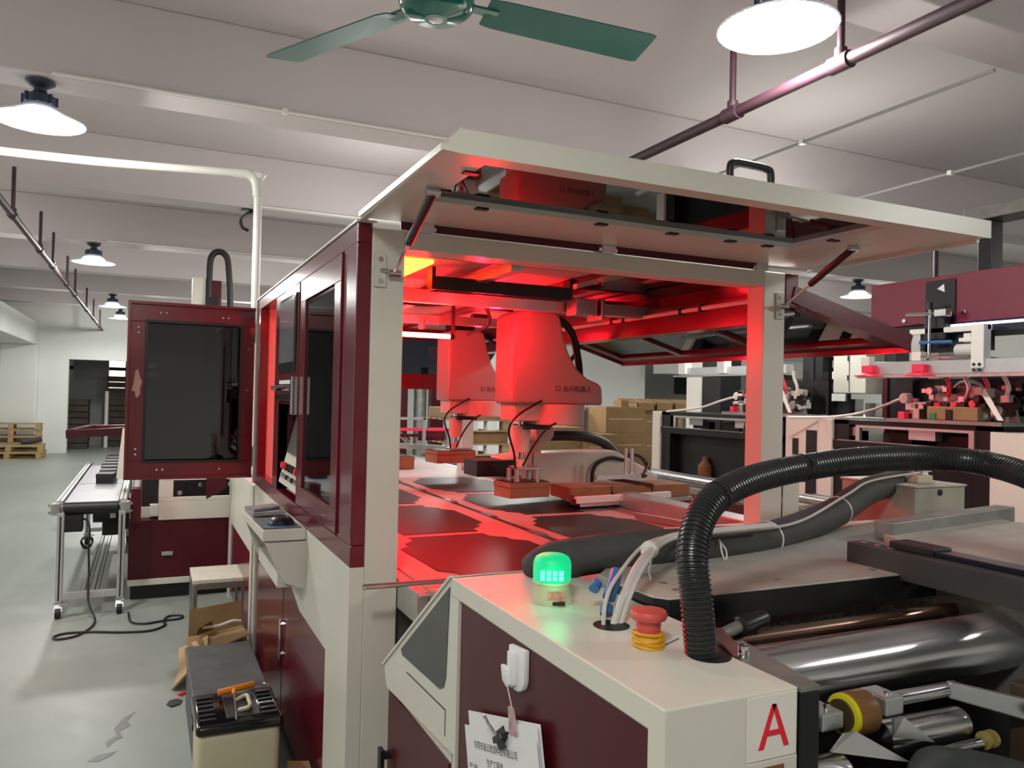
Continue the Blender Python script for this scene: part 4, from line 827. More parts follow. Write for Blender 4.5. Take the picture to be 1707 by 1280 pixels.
ob('motor_frame', B().box(-.16, -.1, 6.85, 7.2, .5, .74), BLACK, t)
ob('hanging_cable', B().tube([(-.42, 6.36, .66), (-.37, 6.33, .66), (-.345, 6.3, .60), (-.345, 6.28, .45), (-.34, 6.27, .3), (-.335, 6.2, .12), (-.29, 6.1, .03), (-.28, 6.05, .009)], .007, 8, 8), RUBBER, t, smooth=True)
ob('cable_coil', B().tube([(-.36+.035*math.cos(a)*(1+.12*math.sin(3*a)), 6.29+.004*a, .5+.04*math.sin(a)) for a in [i*.6 for i in range(32)]], .006, 6, 2), RUBBER, t, smooth=True)
t = tm('floor_cable', 'black cable looping over the grey floor by the conveyor table', 'cable',
  B().tube([(-.28, 6.05, .009), (-.3, 5.9, .008), (-.37, 5.74, .008), (-.47, 5.70, .008), (-.50, 5.76, .008), (-.44, 5.82, .008), (-.295, 5.80, .008), (-.1, 5.72, .008), (.06, 5.70, .008), (.15, 5.80, .008), (.14, 5.9, .008), (.18, 6.02, .008), (.26, 6.0, .008), (.25, 5.93, .008), (.14, 5.91, .008), (.02, 5.88, .008), (-.06, 5.96, .008), (-.08, 6.2, .008)], .0075, 8, 8), RUBBER, smooth=True)
for k in range(7):
    y = 7.62+k*.34
    t = th('black_phone_box', ('nearest', 'second', 'third', 'fourth', 'fifth', 'sixth', 'farthest')[k]+' small black box in the row on the grey conveyor belt', 'box', (0, 0, 0), 'black boxes on the conveyor')
    ob('box_base', B().box(-.065, .065, -.10, .10, 0, .055), BLACK, t, .003); ob('box_lid', B().box(-.067, .067, -.102, .102, .045, .085), M('black_box_paper', rgb(20, 20, 21), .55), t, .003)
    t.location = (-.30, y, ZT); t.rotation_euler.z = .12*((k % 3)-1)
# second machine behind the open door
m2 = th('box_folding_machine', 'cream and maroon machine unit behind the open red door', 'machine', (.35, 7.8, 0))
ob('red_base', B().box(-.1, .68, 6.56, 10, .145, .6), MAROON2, m2, .003)
ob('base_trim', B().box(-.1, .69, 6.545, 10, .115, .16), CREAM, m2, .003)
ob('under_base_shade', B().box(-.08, .67, 6.62, 9.9, 0, .115), RUBBER, m2)  # black block stands in for the shaded void under the base
ob('cream_deck', B().box(.1, .7, 6.55, 10, .6, .74), CREAM, m2, .003)
ob('cream_ledge', B().box(-.1, .1, 6.7, 10, .6, .68), CREAM, m2, .003)
wf = ob('deck_window_frame', B().frame('y', 6.55, 6.59, (.1, .74), (.7, .96), (.2, .77), (.7, .9)), CREAM, m2, .003)
ob('mechanism', B().box(.2, .7, 6.72, 6.8, .74, .92), BLACKM, wf)
for k in range(6): ob('mechanism_piece', B().cyl((.25+k*.075, 6.7, .79+.03*(k % 3)), (.25+k*.075, 6.66, .79+.03*(k % 3)), .018+.006*(k % 2), n=12), (STEEL, BLACK, CHROME)[k % 3], wf)
ob('red_post', B().box(-.09, -.02, 6.4, 6.55, .6, .86), MAROON2, m2, .003)
ob('dark_recess', B().box(-.02, .1, 6.75, 6.83, .68, 1.05), RUBBER, m2)
ob('base_handle', B().box(.13, .21, 6.545, 6.56, .33, .36), ALU, m2, .004)
ob('base_latch', B().box(.62, .66, 6.545, 6.56, .36, .4), ALU, m2, .002)
ob('outlet_box', B().box(.04, .1, 6.62, 6.69, .62, .71), PVC, m2, .004)
ob('white_slope', B().prism([(-.215, .85), (-.178, 1.26), (-.04, 1.26), (-.04, .85)], 'y', 7.24, 7.3), CREAM, m2)
ob('red_bracket', B().slab([(.42, 6.3, .98), (.56, 6.3, .98), (.56, 6.3, .86), (.42, 6.3, .78)], .02), MAROON2, m2)
ob('upper_body', B().box(-.1, .76, 7.6, 10, .9, 1.7), MAROON2, m2, .003)
cl = ob('cream_column', B().box(.36, .5, 8.0, 8.15, 1.7, 2.66), CREAM, m2, .004)
ob('slide_bracket', B().box(.5, .62, 7.98, 8.06, 2.38, 2.64), MAROON2, m2, .006)
ob('slide_motor', B().box(.51, .6, 7.95, 8.0, 2.3, 2.48), BLACKM, m2, .004)
ob('cable_chain', B().tube([(.506, 8, 1.9), (.506, 8, 2.45), (.508, 8, 2.79), (.535, 8, 2.89), (.59, 8, 2.92), (.645, 8, 2.89), (.672, 8, 2.79), (.70, 8, 2.4), (.70, 8, 1.8)], .03, 10, 8), RUBBER, m2, smooth=True)
m3 = th('red_open_flap', 'open maroon framed flap standing level across the aisle in front of the doorway', 'flap', (-.4, 11, 0))
ob('flap_frame', B().slab([(-.84, 10.4, 1.0), (.1, 10.4, 1.06), (.1, 10.46, 1.06), (-.84, 10.46, 1.0)], .09).slab([(-.84, 10.46, 1.05), (-.76, 10.46, 1.055), (-.62, 11.7, 1.055), (-.70, 11.7, 1.05)], .05).slab([(-.7, 11.66, 1.05), (.1, 11.66, 1.06), (.1, 11.72, 1.06), (-.7, 11.72, 1.05)], .05), MAROON2, m3)
ob('flap_pane', B().slab([(-.76, 10.46, 1.06), (.1, 10.46, 1.07), (.1, 11.66, 1.07), (-.63, 11.66, 1.06)], .005), SMOKE, m3)
ob('flap_stand', B().box(.1, .6, 10.2, 11.8, 0, 1.15), MAROON2, m3)

# step stool, scrap cardboard, grey crate, tool case
t = th('work_stool', 'small worn metal stool with a scuffed white top', 'stool', (.465, 5.72, 0))
ob('seat', B().box(.3, .63, 5.5, 5.92, .335, .36), M('scuffed_white_top', rgb(222, 216, 200), .6, var=.05, vs=14), t, .003)
ob('apron', B().frame('z', .295, .335, (.305, 5.505), (.625, 5.915), (.325, 5.525), (.605, 5.895)), STEEL, t)
for (x, y) in ((.315, 5.515), (.615, 5.515), (.315, 5.905), (.615, 5.905)): ob('leg', B().box(x-.014, x+.014, y-.014, y+.014, 0, .335), STEEL, t, .002)
t = th('torn_carton', 'torn flattened brown carton dumped in front of the stool', 'carton', (.43, 4.85, 0))
ob('back_flap', B().slab([(.26, 5.15, .05), (.58, 5.2, .06), (.58, 5.26, .27), (.27, 5.2, .25)], .006), CARD, t)
ob('carton_body', B().box(.25, .58, 4.66, 5.1, .0, .12), CARD, t, .004)
ob('folded_flap', B().slab([(.29, 4.95, .15), (.56, 5.05, .17), (.57, 4.75, .2), (.33, 4.66, .15)], .006).slab([(.3, 5.05, .14), (.4, 5.1, .15), (.38, 4.95, .25), (.3, 4.9, .22)], .006), CARD, t)
ob('crumpled_paper', B().slab([(.2, 4.7, .02), (.34, 4.66, .15), (.36, 4.9, .17), (.21, 5.0, .08)], .005).slab([(.16, 4.55, .004), (.25, 4.5, .12), (.34, 4.66, .14), (.2, 4.75, .03)], .004), M('brown_wrapping_paper', rgb(178, 148, 104), .8, var=.1, vs=12), t)
ob('white_strap', B().tube([(.33, 4.95, .205), (.42, 4.98, .2), (.5, 5.0, .215), (.55, 5.02, .205)], .008, 6), PVC, t, smooth=True)
t = th('grey_storage_crate', 'long dark grey lidded crate on the floor against the machine side', 'crate', (.37, 3.86, 0))
ob('crate_body', B().box(.215, .505, 3.42, 4.27, 0, .28), M('dark_grey_crate', rgb(84, 85, 86), .6, var=.1, vs=10), t, .01)
ob('crate_lid', B().box(.205, .515, 3.41, 4.28, .28, .305), M('dusty_black_lid', rgb(70, 70, 71), .5, var=.22, vs=7), t, .006)
ob('crate_handle', B().box(.208, .216, 3.6, 3.72, .15, .18), BLACK, t, .003)
t = th('tool_case', 'beige tool case with glossy black ribbed lid in front of the grey crate', 'tool case', (.34, 3.2, 0))
ob('case_body', B().box(.2, .49, 3.06, 3.38, 0, .345), BEIGE, t, .03, True, 4)
lid = ob('case_lid', B().box(.19, .50, 3.05, 3.39, .34, .38), M('glossy_black_lid', rgb(16, 16, 18), .12, var=.1), t, .016, True, 4)
for k in range(6):
    for x in (.235, .455): ob('lid_rib', B().box(x-.028, x+.028, 3.10+k*.045, 3.115+k*.045, .38, .385), BLACK, lid, .002)
ob('lid_panel', B().box(.3, .42, 3.1, 3.34, .379, .383), BLACK, lid, .002)
ob('carry_handle', B().tube([(.345, 3.26, .384), (.385, 3.27, .396), (.39, 3.22, .396), (.385, 3.15, .396), (.345, 3.155, .384)], .008, 8, 6), BEIGE, t, smooth=True)
for y in (3.14, 3.3): ob('latch', B().box(.49, .51, y-.015, y+.015, .3, .36), BLACK, t, .004)
t = th('hex_key', 'orange T-handled hex key lying on the black tool case lid', 'hex key', (.34, 3.25, .385))
ob('handle', B().cyl((.285, 3.315, .402), (.425, 3.345, .41), .013, .012, 16).cyl((.345, 3.325, .405), (.342, 3.285, .4), .011, .008, 14), ORANGE, t, .002, True)
ob('shaft', B().cyl((.342, 3.29, .4), (.33, 3.07, .388), .0035, n=8), CHROME, t, smooth=True)
ob('key_end', B().tube([(.425, 3.345, .41), (.46, 3.35, .407), (.48, 3.34, .40)], .003, 8), STEEL, t, smooth=True)
tm('black_scrap', 'small black scrap lying on the floor left of the grey crate', 'scrap', B().prism([(.13, 4.35), (.15, 4.31), (.19, 4.33), (.205, 4.38), (.18, 4.41), (.145, 4.40)], 'z', .0005, .006), BLACK)
tm('pink_scrap', 'tiny pink plastic scrap beside the black scrap on the floor', 'scrap', B().obox((.19, 4.46, .006), (.225, 4.48, .008), .02, .01), PINK)
tm('board_offcut', 'brown board offcut on the floor right of the tool case', 'board', B().slab([(.5, 2.95, .17), (.6-.005, 2.9, .17), (.595, 3.05, .19), (.52, 3.08, .19)], .006).box(.5, .59, 2.92, 3.05, 0, .17), CARD)

# pallets at the far left
def pallet(x, y, z, w_, d_, label, rz=0):
    t = th('wooden_pallet', label, 'pallet', (0, 0, 0), 'pallets by the far left wall')
    dk = None
    for k in range(6):
        yy = -d_/2+.05+k*(d_-.1)/5
        ob('deck_board', B().box(-w_/2, w_/2, yy-.045, yy+.045, .125, .147), WOOD, t)
        if k in (0, 3, 5): ob('base_board', B().box(-w_/2, w_/2, yy-.045, yy+.045, 0, .022), WOOD, t)
    for i in (-1, 0, 1):
        for j in (-1, 0, 1): ob('block', B().box(i*(w_/2-.06)-.05, i*(w_/2-.06)+.05, j*(d_/2-.06)-.06, j*(d_/2-.06)+.06, .022, .125), WOOD, t)
    t.location = (x, y, z); t.rotation_euler.z = rz
for k in range(2): pallet(-2.7, 20.3, k*.15, 1.3, 1.0, ('lowest', 'second')[k]+' pale wooden pallet of the front pile at the far left', .05*k)
for k in range(5): pallet(-2.75, 21.45-.55+0.0, k*.15+(0), 1.15, .5, ('bottom', 'second', 'third', 'fourth', 'topmost')[k]+' wooden pallet of the tall rear pile at the far left', .03*(k % 2))
tm('green_sack', 'dark rolled sack lying on the front pallet pile', 'sack', B().tube([(-2.5, 20.3, .36), (-2.3, 20.35, .37), (-2.12, 20.4, .42)], .06, 10), FOAM, smooth=True)
# stacks seen through the doorway
for (x, y, h_, w_, lb) in ((-.55, 24.2, 1.95, .9, 'dark stack of boards right of centre in the far doorway'), (.35, 24.0, 1.75, .8, 'dark stack of boards at the right edge of the far doorway'), (-1.62, 23.4, 1.4, .5, 'brown stack at the left edge of the far doorway')):
    t = th('board_pile', lb, 'pile', (x, y, 0))
    n_ = int(h_/.16)
    for k in range(n_): ob('bundle', B().box(x-w_/2+.02*random.random(), x+w_/2-.02*random.random(), y-.4, y+.4, k*.16, k*.16+.145), DARKWOOD, t, .01)
tm('wrapped_roll', 'white film-wrapped upright roll beside the dark stacks in the doorway', 'roll', B().cyl((-.98, 23.6, 0), (-.98, 23.6, 1.5), .05, n=12), PVC, smooth=True)

# ================================================================== BACKGROUND RIGHT: cartons and racks
def carton(x, y, z, sx, sy, sz, label, g='cartons behind the machine', tape=True, mat=CARD, open_=False):
    t = th('cardboard_carton', label, 'carton', (0, 0, 0), g)
    ob('carton_body', B().box(-sx/2, sx/2, -sy/2, sy/2, 0, sz), mat, t, .006)
    ob('lid_seam', B().box(-sx/2+.01, sx/2-.01, -.004, .004, sz, sz+.003), CARDD, t)
    if tape: ob('packing_tape', B().box(-sx/2+.05, sx/2-.05, -sy/2-.003, -sy/2, sz*.52, sz*.56), M('pale_tape', rgb(196, 170, 130), .4), t)
    t.location = (x, y, z)
P1 = ('bottom', 'second', 'third', 'topmost')
for k in range(4): carton(6.2, 9.75, k*.37, .66, .5, .37, P1[k]+' carton of the left pile beyond the machine, facing the opening')
for k in range(4): carton(7.0, 9.95, k*.36, .7, .5, .36, P1[k]+' carton of the right pile beside the far black frame')
carton(6.25, 9.7, 1.48, .13, .2, .1, 'tiny carton sitting on top of the left carton pile', tape=False)
for k in range(4):
    t = th('open_tray_box', ('leftmost', 'second', 'third', 'rightmost')[k]+' flat open brown tray on top of the right carton pile', 'tray', (6.65+k*.33, 9.85, 1.44), 'open trays on the cartons')
    for (a, b_, c_, d_) in ((-.15, .15, -.2, -.19), (-.15, .15, .19, .2), (-.15, -.14, -.2, .2), (.14, .15, -.2, .2)): ob('side_wall', B().box(6.65+k*.33+a, 6.65+k*.33+b_, 9.85+c_, 9.85+d_, 1.44, 1.54), CARD, t)
    ob('tray_bottom', B().box(6.51+k*.33, 6.79+k*.33, 9.66, 10.04, 1.44, 1.45), CARDD, t)
    ob('flap', B().slab([(6.5+k*.33, 10.05, 1.54), (6.8+k*.33, 10.05, 1.54), (6.85+k*.33, 10.3, 1.6), (6.55+k*.33, 10.3, 1.6)], .006), CARD, t)
for k in range(3): carton(4.98, 9.6, k*.4, .8, .6, .4, P1[k]+' carton of the low pile behind the front robot')
for k in range(3): carton(5.6, 9.4, k*.37, .5, .5, .37, P1[k]+' carton of the low pile beside the left carton pile')
t = th('striped_bundle', 'bundle of grey striped boards on the low cartons', 'bundle', (5.7, 10.2, 1.1))
ob('pallet_carton', B().box(5.4, 6.0, 10, 10.5, 0, 1.12), CARDD, t)
for k in range(9): ob('board', B().box(5.46+k*.055, 5.50+k*.055, 10.02, 10.4, 1.12, 1.46), M('grey_mauve_board', rgb(120, 108, 108), .7), t) if k == 0 else ob('board', B().box(5.46+k*.055, 5.50+k*.055, 10.02, 10.4, 1.12, 1.44+.02*(k % 3)), bpy.data.materials['grey_mauve_board'], t)
# pallet rack seen between the robots
for k in range(5):
    t = th('loaded_pallet', P1[k] if False else ('bottom', 'second', 'third', 'fourth', 'topmost')[k]+' pallet of the dark wooden pile between the two robots', 'pallet', (0, 0, 0), 'pallets between the robots')
    for j in range(5): ob('deck_board', B().box(-.38, .38, -.5+j*.22, -.38+j*.22, .13, .15), WOOD, t)
    ob('base_board', B().box(-.38, .38, -.5, -.4, 0, .02), WOOD, t)
    for i in (-.33, -.12, .12, .33): ob('block', B().box(i-.06, i+.06, -.5, -.38, .02, .13), PAPER if (i in (-.12, .12) and k in (2, 3, 4)) else WOOD, t)
    ob('load', B().box(-.36, .36, -.46, .5, .15, .285), CARDD if k < 4 else CARD, t, .01); t.location = (3.7, 9.3, k*.29)
t = th('next_unit_hood', 'slanted grey hood window with cream edge behind the two robots', 'hood', (3.4, 8.0, 0))
ob('hood_pane', B().prism([(3.1, 2.3), (3.62, 2.27), (3.35, 1.86), (3.1, 1.86)], 'y', 8.0, 8.02), LCD, t, .002)
ob('hood_side', B().prism([(3.63, 2.27), (3.8, 2.27), (3.8, 1.72), (3.42, 1.76), (3.36, 1.86)], 'y', 8.0, 8.03), CREAM2, t, .002)
ob('hood_post', B().box(3.74, 3.8, 8.03, 8.1, 0, 2.27), CREAM2, t)
t = th('roll_rack', 'red and grey upright roll holder seen left of the rear robot', 'rack', (5.3, 15.5, 0))
ob('red_roll', B().box(5.3, 5.58, 15.4, 15.6, 0, 2.02), MAROON2, t, .02); ob('grey_roll', B().cyl((5.1, 15.5, 0), (5.1, 15.5, 2.0), .13, n=18), IRON, t, smooth=True)
ob('black_finial', B().cyl((5.18, 15.5, 2.0), (5.18, 15.5, 2.15), .07, .09, 12), BLACK, t); ob('poster_board', B().box(5.62, 5.95, 15.5, 15.54, .8, 1.9), PAPER, t)
tm('red_cabinet_far', 'plain maroon cabinet by the bright wall behind the left post', 'cabinet', B().box(4.2, 4.78, 15.3, 15.8, 0, 1.85), MAROON2, bev=.02)
t = th('rear_line_frame', 'red and grey frame of the next line unit beyond the belts', 'frame', (2.2, 7.6, 0))
ob('frame_bar', B().obox((1.7, 7.6, 1.355), (2.56, 7.6, 1.355), .03, .025), ALU, t); ob('frame_bar', B().obox((2.55, 7.6, 1.36), (2.55, 7.6, 1.0), .03, .03), ALU, t)
ob('frame_bar', B().obox((1.7, 7.62, 1.245), (2.78, 7.62, 1.245), .03, .03), PINK, t); ob('frame_bar', B().obox((1.7, 7.7, 1.18), (2.78, 7.7, 1.18), .05, .03), MAROON, t)
ob('deck_rail', B().obox((1.6, 7.5, 1.13), (2.85, 7.4, 1.06), .08, .05), IRON, t); ob('deck_rail', B().obox((1.5, 7.45, .93), (3.0, 7.45, .93), .1, .1), ALU, t)
ob('side_plate', B().box(2.56, 2.85, 7.8, 7.84, 1.12, 1.25), MAROON2, t)
ob('frame_leg', B().box(1.55, 1.62, 7.6, 7.67, 0, 1.3), ALU, t); ob('frame_leg', B().box(2.8, 2.86, 7.6, 7.67, 0, 1.2), ALU, t)
ob('angled_arm', B().obox((2.2, 7.8, 1.36), (2.45, 7.8, 1.12), .05, .05), BLACKM, t); ob('angled_arm', B().obox((2.32, 7.75, 1.22), (2.44, 7.75, 1.10), .05, .04), STEEL, t)

# ================================================================== RIGHT-HAND LINE (x = 4 and beyond)
def line_frame(y0, y1, label, white_end):
    t = th('feeder_frame', label, 'machine', (4.3, (y0+y1)/2, 0))
    x = 4.0
    ob('end_post', B().box(x-.02, x+.06, y1-.06, y1+.05, 0, 1.5), CREAM, t, .004)
    ob('dark_side', B().box(x+.08, x+.12, y0, y1-.06, .95, 1.32), BLACKM, t)
    ob('dark_post', B().box(x, x+.08, y1-.18, y1-.06, 0, 1.5), BLACKM, t, .003)
    ob('dark_post', B().box(x, x+.08, y0, y0+.1, 0, 1.5), BLACKM, t, .003)
    ob('table_top', B().box(x, x+.8, y0, y1-.06, 1.47, 1.5), BLACKM, t, .003)
    ob('mid_beam', B().box(x-.01, x+.06, y0, y1-.06, 1.32, 1.37), BLACKM, t, .003)
    ob('bright_edge', B().box(x-.015, x-.01, y0, y1-.1, 1.368, 1.374), STEEL, t)
    fr = ob('slide_frame', B().frame('x', x-.012, x+.01, (y0+.1, 1.375), (y1-.24, 1.47), (y0+.13, 1.375), (y1-.27, 1.455)), ALU, t)
    for k in range(2): ob('carriage', B().box(x+.02, x+.08, y0+.35+k*.55, y0+.52+k*.55, 1.4, 1.455), (ALU, STEEL)[k], fr)
    for k in range(3): ob('dark_block', B().box(x+.1, x+.16, y0+.2+k*.36, y0+.4+k*.36, 1.37, 1.43), RUBBER, fr)
    ob('inner_dark', B().box(x+.7, x+.74, y0, y1, 0, 1.45), RUBBER, t)
    ob('lower_deck', B().box(x-.3, x+.7, y0, y1, .9, .95), IRON, t, .004)
    ob('deck_rod', B().cyl((x-.25, y0, 1.0), (x-.25, y1, 1.0), .03, n=14), STEEL, t, smooth=True)
    ob('deck_rod', B().cyl((x-.1, y0, 1.0), (x-.1, y1, 1.0), .02, n=14), CHROME, t, smooth=True)
    ob('red_base', B().box(x-.32, x+.7, y0, y1, 0, .9), MAROON2, t, .004)
    if white_end: ob('cream_end_door', B().box(x-.03, x+.8, y0-.06, y0, 0, 1.47), CREAM, t, .004)
    return t
f1 = line_frame(2.66, 3.77, 'near black feeder frame with bright rails at the right edge', True)
ob('cream_end_door', B().box(3.95, 3.98, 1.6, 2.6, 0, 1.47), CREAM, f1, .004)
f2 = line_frame(4.15, 5.63, 'far black feeder frame seen through the right part of the opening', False)
t = th('cream_switch_cabinet', 'cream switch cabinet between the machine post and the near black frame', 'cabinet', (3.9, 4.0, 0))
ob('cabinet_body', B().box(3.99, 4.6, 3.83, 4.12, 0, 1.51), CREAM, t, .004)
ob('dark_gap', B().box(3.985, 3.99, 3.84, 3.93, 1.0, 1.42), BLACK, t); ob('dark_slot', B().box(3.984, 3.99, 4.0, 4.05, 1.25, 1.36), BLACK, t)
tm('oil_bottle', 'small bottle with amber liquid inside the far black frame', 'bottle', B().lathe([(.05, 0), (.055, .02), (.055, .13), (.02, .17), (.02, .2), (.001, .2)], (4.05, 5.05, .95), 18), BROWNR, smooth=True)
tm('white_strip', 'pale paper strip hanging between the rollers of the two right-hand units', 'strip', B().sweep([(p[0], p[1], p[2]) for p in crom([(3.85, 3.95, 1.5), (4.02, 3.72, 1.515), (4.1, 3.52, 1.56), (4.15, 3.36, 1.63), (4.14, 3.27, 1.66)], 8)], .008, 8), PVC, smooth=True)
tm('white_strip', 'pale paper strip running up to the pink unit behind the right post', 'strip', B().sweep(crom([(4.0, 5.5, 1.5), (4.02, 5.1, 1.54), (4.03, 4.85, 1.6), (4.03, 4.7, 1.63)], 8), .009, 8), PVC, smooth=True)
# red bridge beam with arrow mark
t = th('red_bridge_beam', 'long maroon bridge beam with a black slot and white triangle mark at the right edge', 'beam', (4.2, 2.5, 0))
ob('beam_box', B().prism([(3.44, 2.06), (1.6, 2.06), (1.6, 2.325), (3.44, 2.325)], 'x', 4.0, 4.35), M('maroon_beam', rgb(108, 30, 48), .4, var=.03), t, .004)
sl = ob('black_slide', B().box(3.99, 4.0, 2.88, 3.06, 1.98, 2.30), BLACKM, t, .003)
ob('slide_head', B().box(3.94, 3.99, 2.9, 3.03, 1.96, 2.12), BLACK, t, .008)
ob('triangle_mark', B().prism([(2.985, 2.252), (2.945, 2.275), (2.94, 2.23)], 'x', 3.986, 3.9905), PAPER, sl)
ob('beam_bolt', B().cyl((4.0, 3.2, 2.09), (3.99, 3.2, 2.09), .012, n=10), CHROME, t); ob('beam_bolt', B().cyl((4.0, 2.83, 2.11), (3.99, 2.83, 2.11), .012, n=10), CHROME, t)
ob('black_underside', B().box(4.02, 4.34, 1.6, 3.4, 2.0, 2.06), BLACKM, t)
ob('support_column', B().box(4.36, 4.56, 1.3, 1.5, 0, 2.3), BLACKM, t); ob('beam_leg', B().box(4.2, 4.34, 3.3, 3.42, 0, 2.06), BLACKM, t)
ob('hanging_column', B().box(4.55, 4.65, 3.05, 3.14, 2.3, 2.72), BLACKM, t, .004)
ob('cable_tray', B().box(4.5, 4.7, .8, 3.2, 2.72, 2.8), IRON, t, .004)
ob('beam_shelf', B().box(4.34, 4.9, 1.6, 3.44, 2.2, 2.3), MAROON2, t)
tm('red_rod_pipe', 'thin maroon drop pipe rising above the bridge beam', 'pipe', B().cyl((5, 3.757, 0), (5, 3.757, 2.68), .018, n=10).cyl((5, 3.757, 2.68), (5, 3.757, 2.74), .018, .003, 10), PIPE, smooth=True)
# violet lit pick-up head
g = th('pickup_gantry', 'pale aluminium pick-up gantry lit violet under the bridge beam', 'gantry', (4.0, 3.0, 1.8))
gx = 3.94
ob('main_arm', B().box(gx-.02, gx+.04, 2.3, 3.4, 1.775, 1.85), ALU, g, .003)
ob('under_arm', B().box(gx-.04, gx, 1.9, 3.45, 1.755, 1.775), STEEL, g, .002)
ob('upper_bar', B().box(gx+.0, gx+.04, 2.66, 3.12, 2.0, 2.03), PVC, g, .003)
ob('upright', B().box(gx, gx+.04, 3.05, 3.12, 1.85, 2.0), ALU, g, .003); ob('upright', B().box(gx-.03, gx+.03, 2.66, 2.73, 1.8, 2.03), PVC, g, .003)
ob('clamp_cube', B().box(gx-.02, gx+.03, 3.03, 3.09, 1.85, 1.9), PVC, g, .003); ob('clamp_cube', B().box(gx-.03, gx+.02, 3.37, 3.43, 1.83, 1.885), PVC, g, .003)
ob('slide_rod', B().cyl((gx-.03, 3.02, 1.87), (gx-.03, 2.74, 1.86), .008, n=10), CHROME, g, smooth=True)
ob('sensor_rod', B().cyl((gx-.03, 2.97, 1.86), (gx-.03, 2.97, 2.13), .008, n=10), CHROME, g); ob('sensor_cross', B().cyl((gx-.03, 3.12, 2.115), (gx-.03, 2.86, 2.1), .009, n=10), STEEL, g)
ob('sensor_clamp', B().box(gx-.05, gx, 2.86, 2.93, 2.085, 2.125), STEEL, g, .003); ob('sensor_knob', B().cyl((gx-.03, 2.97, 2.13), (gx-.03, 2.97, 2.17), .014, n=10), BLACK, g)
ob('blue_fitting', B().cyl((gx-.03, 3.03, 1.95), (gx-.03, 2.84, 1.945), .010, n=10), BLUE, g); ob('filter_bowl', B().cyl((gx+.02, 2.84, 1.9), (gx+.02, 2.74, 1.9), .035, n=16), CLEAR, g, .004)
ob('regulator', B().box(gx+.01, gx+.05, 2.76, 2.8, 1.94, 1.99).box(gx, gx+.06, 2.74, 2.82, 1.945, 1.965), PVC, g, .002)
ob('black_carriage', B().box(gx+.06, gx+.12, 2.7, 3.1, 1.9, 2.0), BLACKM, g)
for y in (2.68, 2.71):
    for z in (1.79, 1.82): ob('arm_bolt', B().cyl((gx-.03, y, z), (gx-.036, y, z), .008, n=8), BLACK, g)
ob('gantry_post', B().box(gx+.02, gx+.1, 2.2, 2.3, 1.5, 2.06), BLACKM, g)
ob('light_bar', B().box(gx+.05, gx+.07, 2.35, 3.05, 2.035, 2.047), E_UV, g)
for k, y in enumerate((3.36, 3.02)):
    tt_ = th('suction_cup', ('left', 'right')[k]+' suction cup, coloured as red-lit, under the pale gantry arm', 'suction cup', (gx-.03, y, 1.77), 'red-lit suction cups')
    ob('cup_body', B().box(gx-.06, gx-.0, y-.04, y+.04, 1.785, 1.83), PINK, tt_, .006); ob('cup_lip', B().lathe([(.09, 0), (.088, .008), (.05, .02), (.001, .02)], (gx-.03, y, 1.765), 24), PINK, tt_, smooth=True)
rl = bpy.data.lights.new('red_spot', 'POINT'); rl.energy = .7; rl.color = (1, .05, .1); rl.shadow_soft_size = .05; ro = bpy.data.objects.new('red_spot', rl); C.objects.link(ro); ro.location = (3.75, 3.1, 1.66)
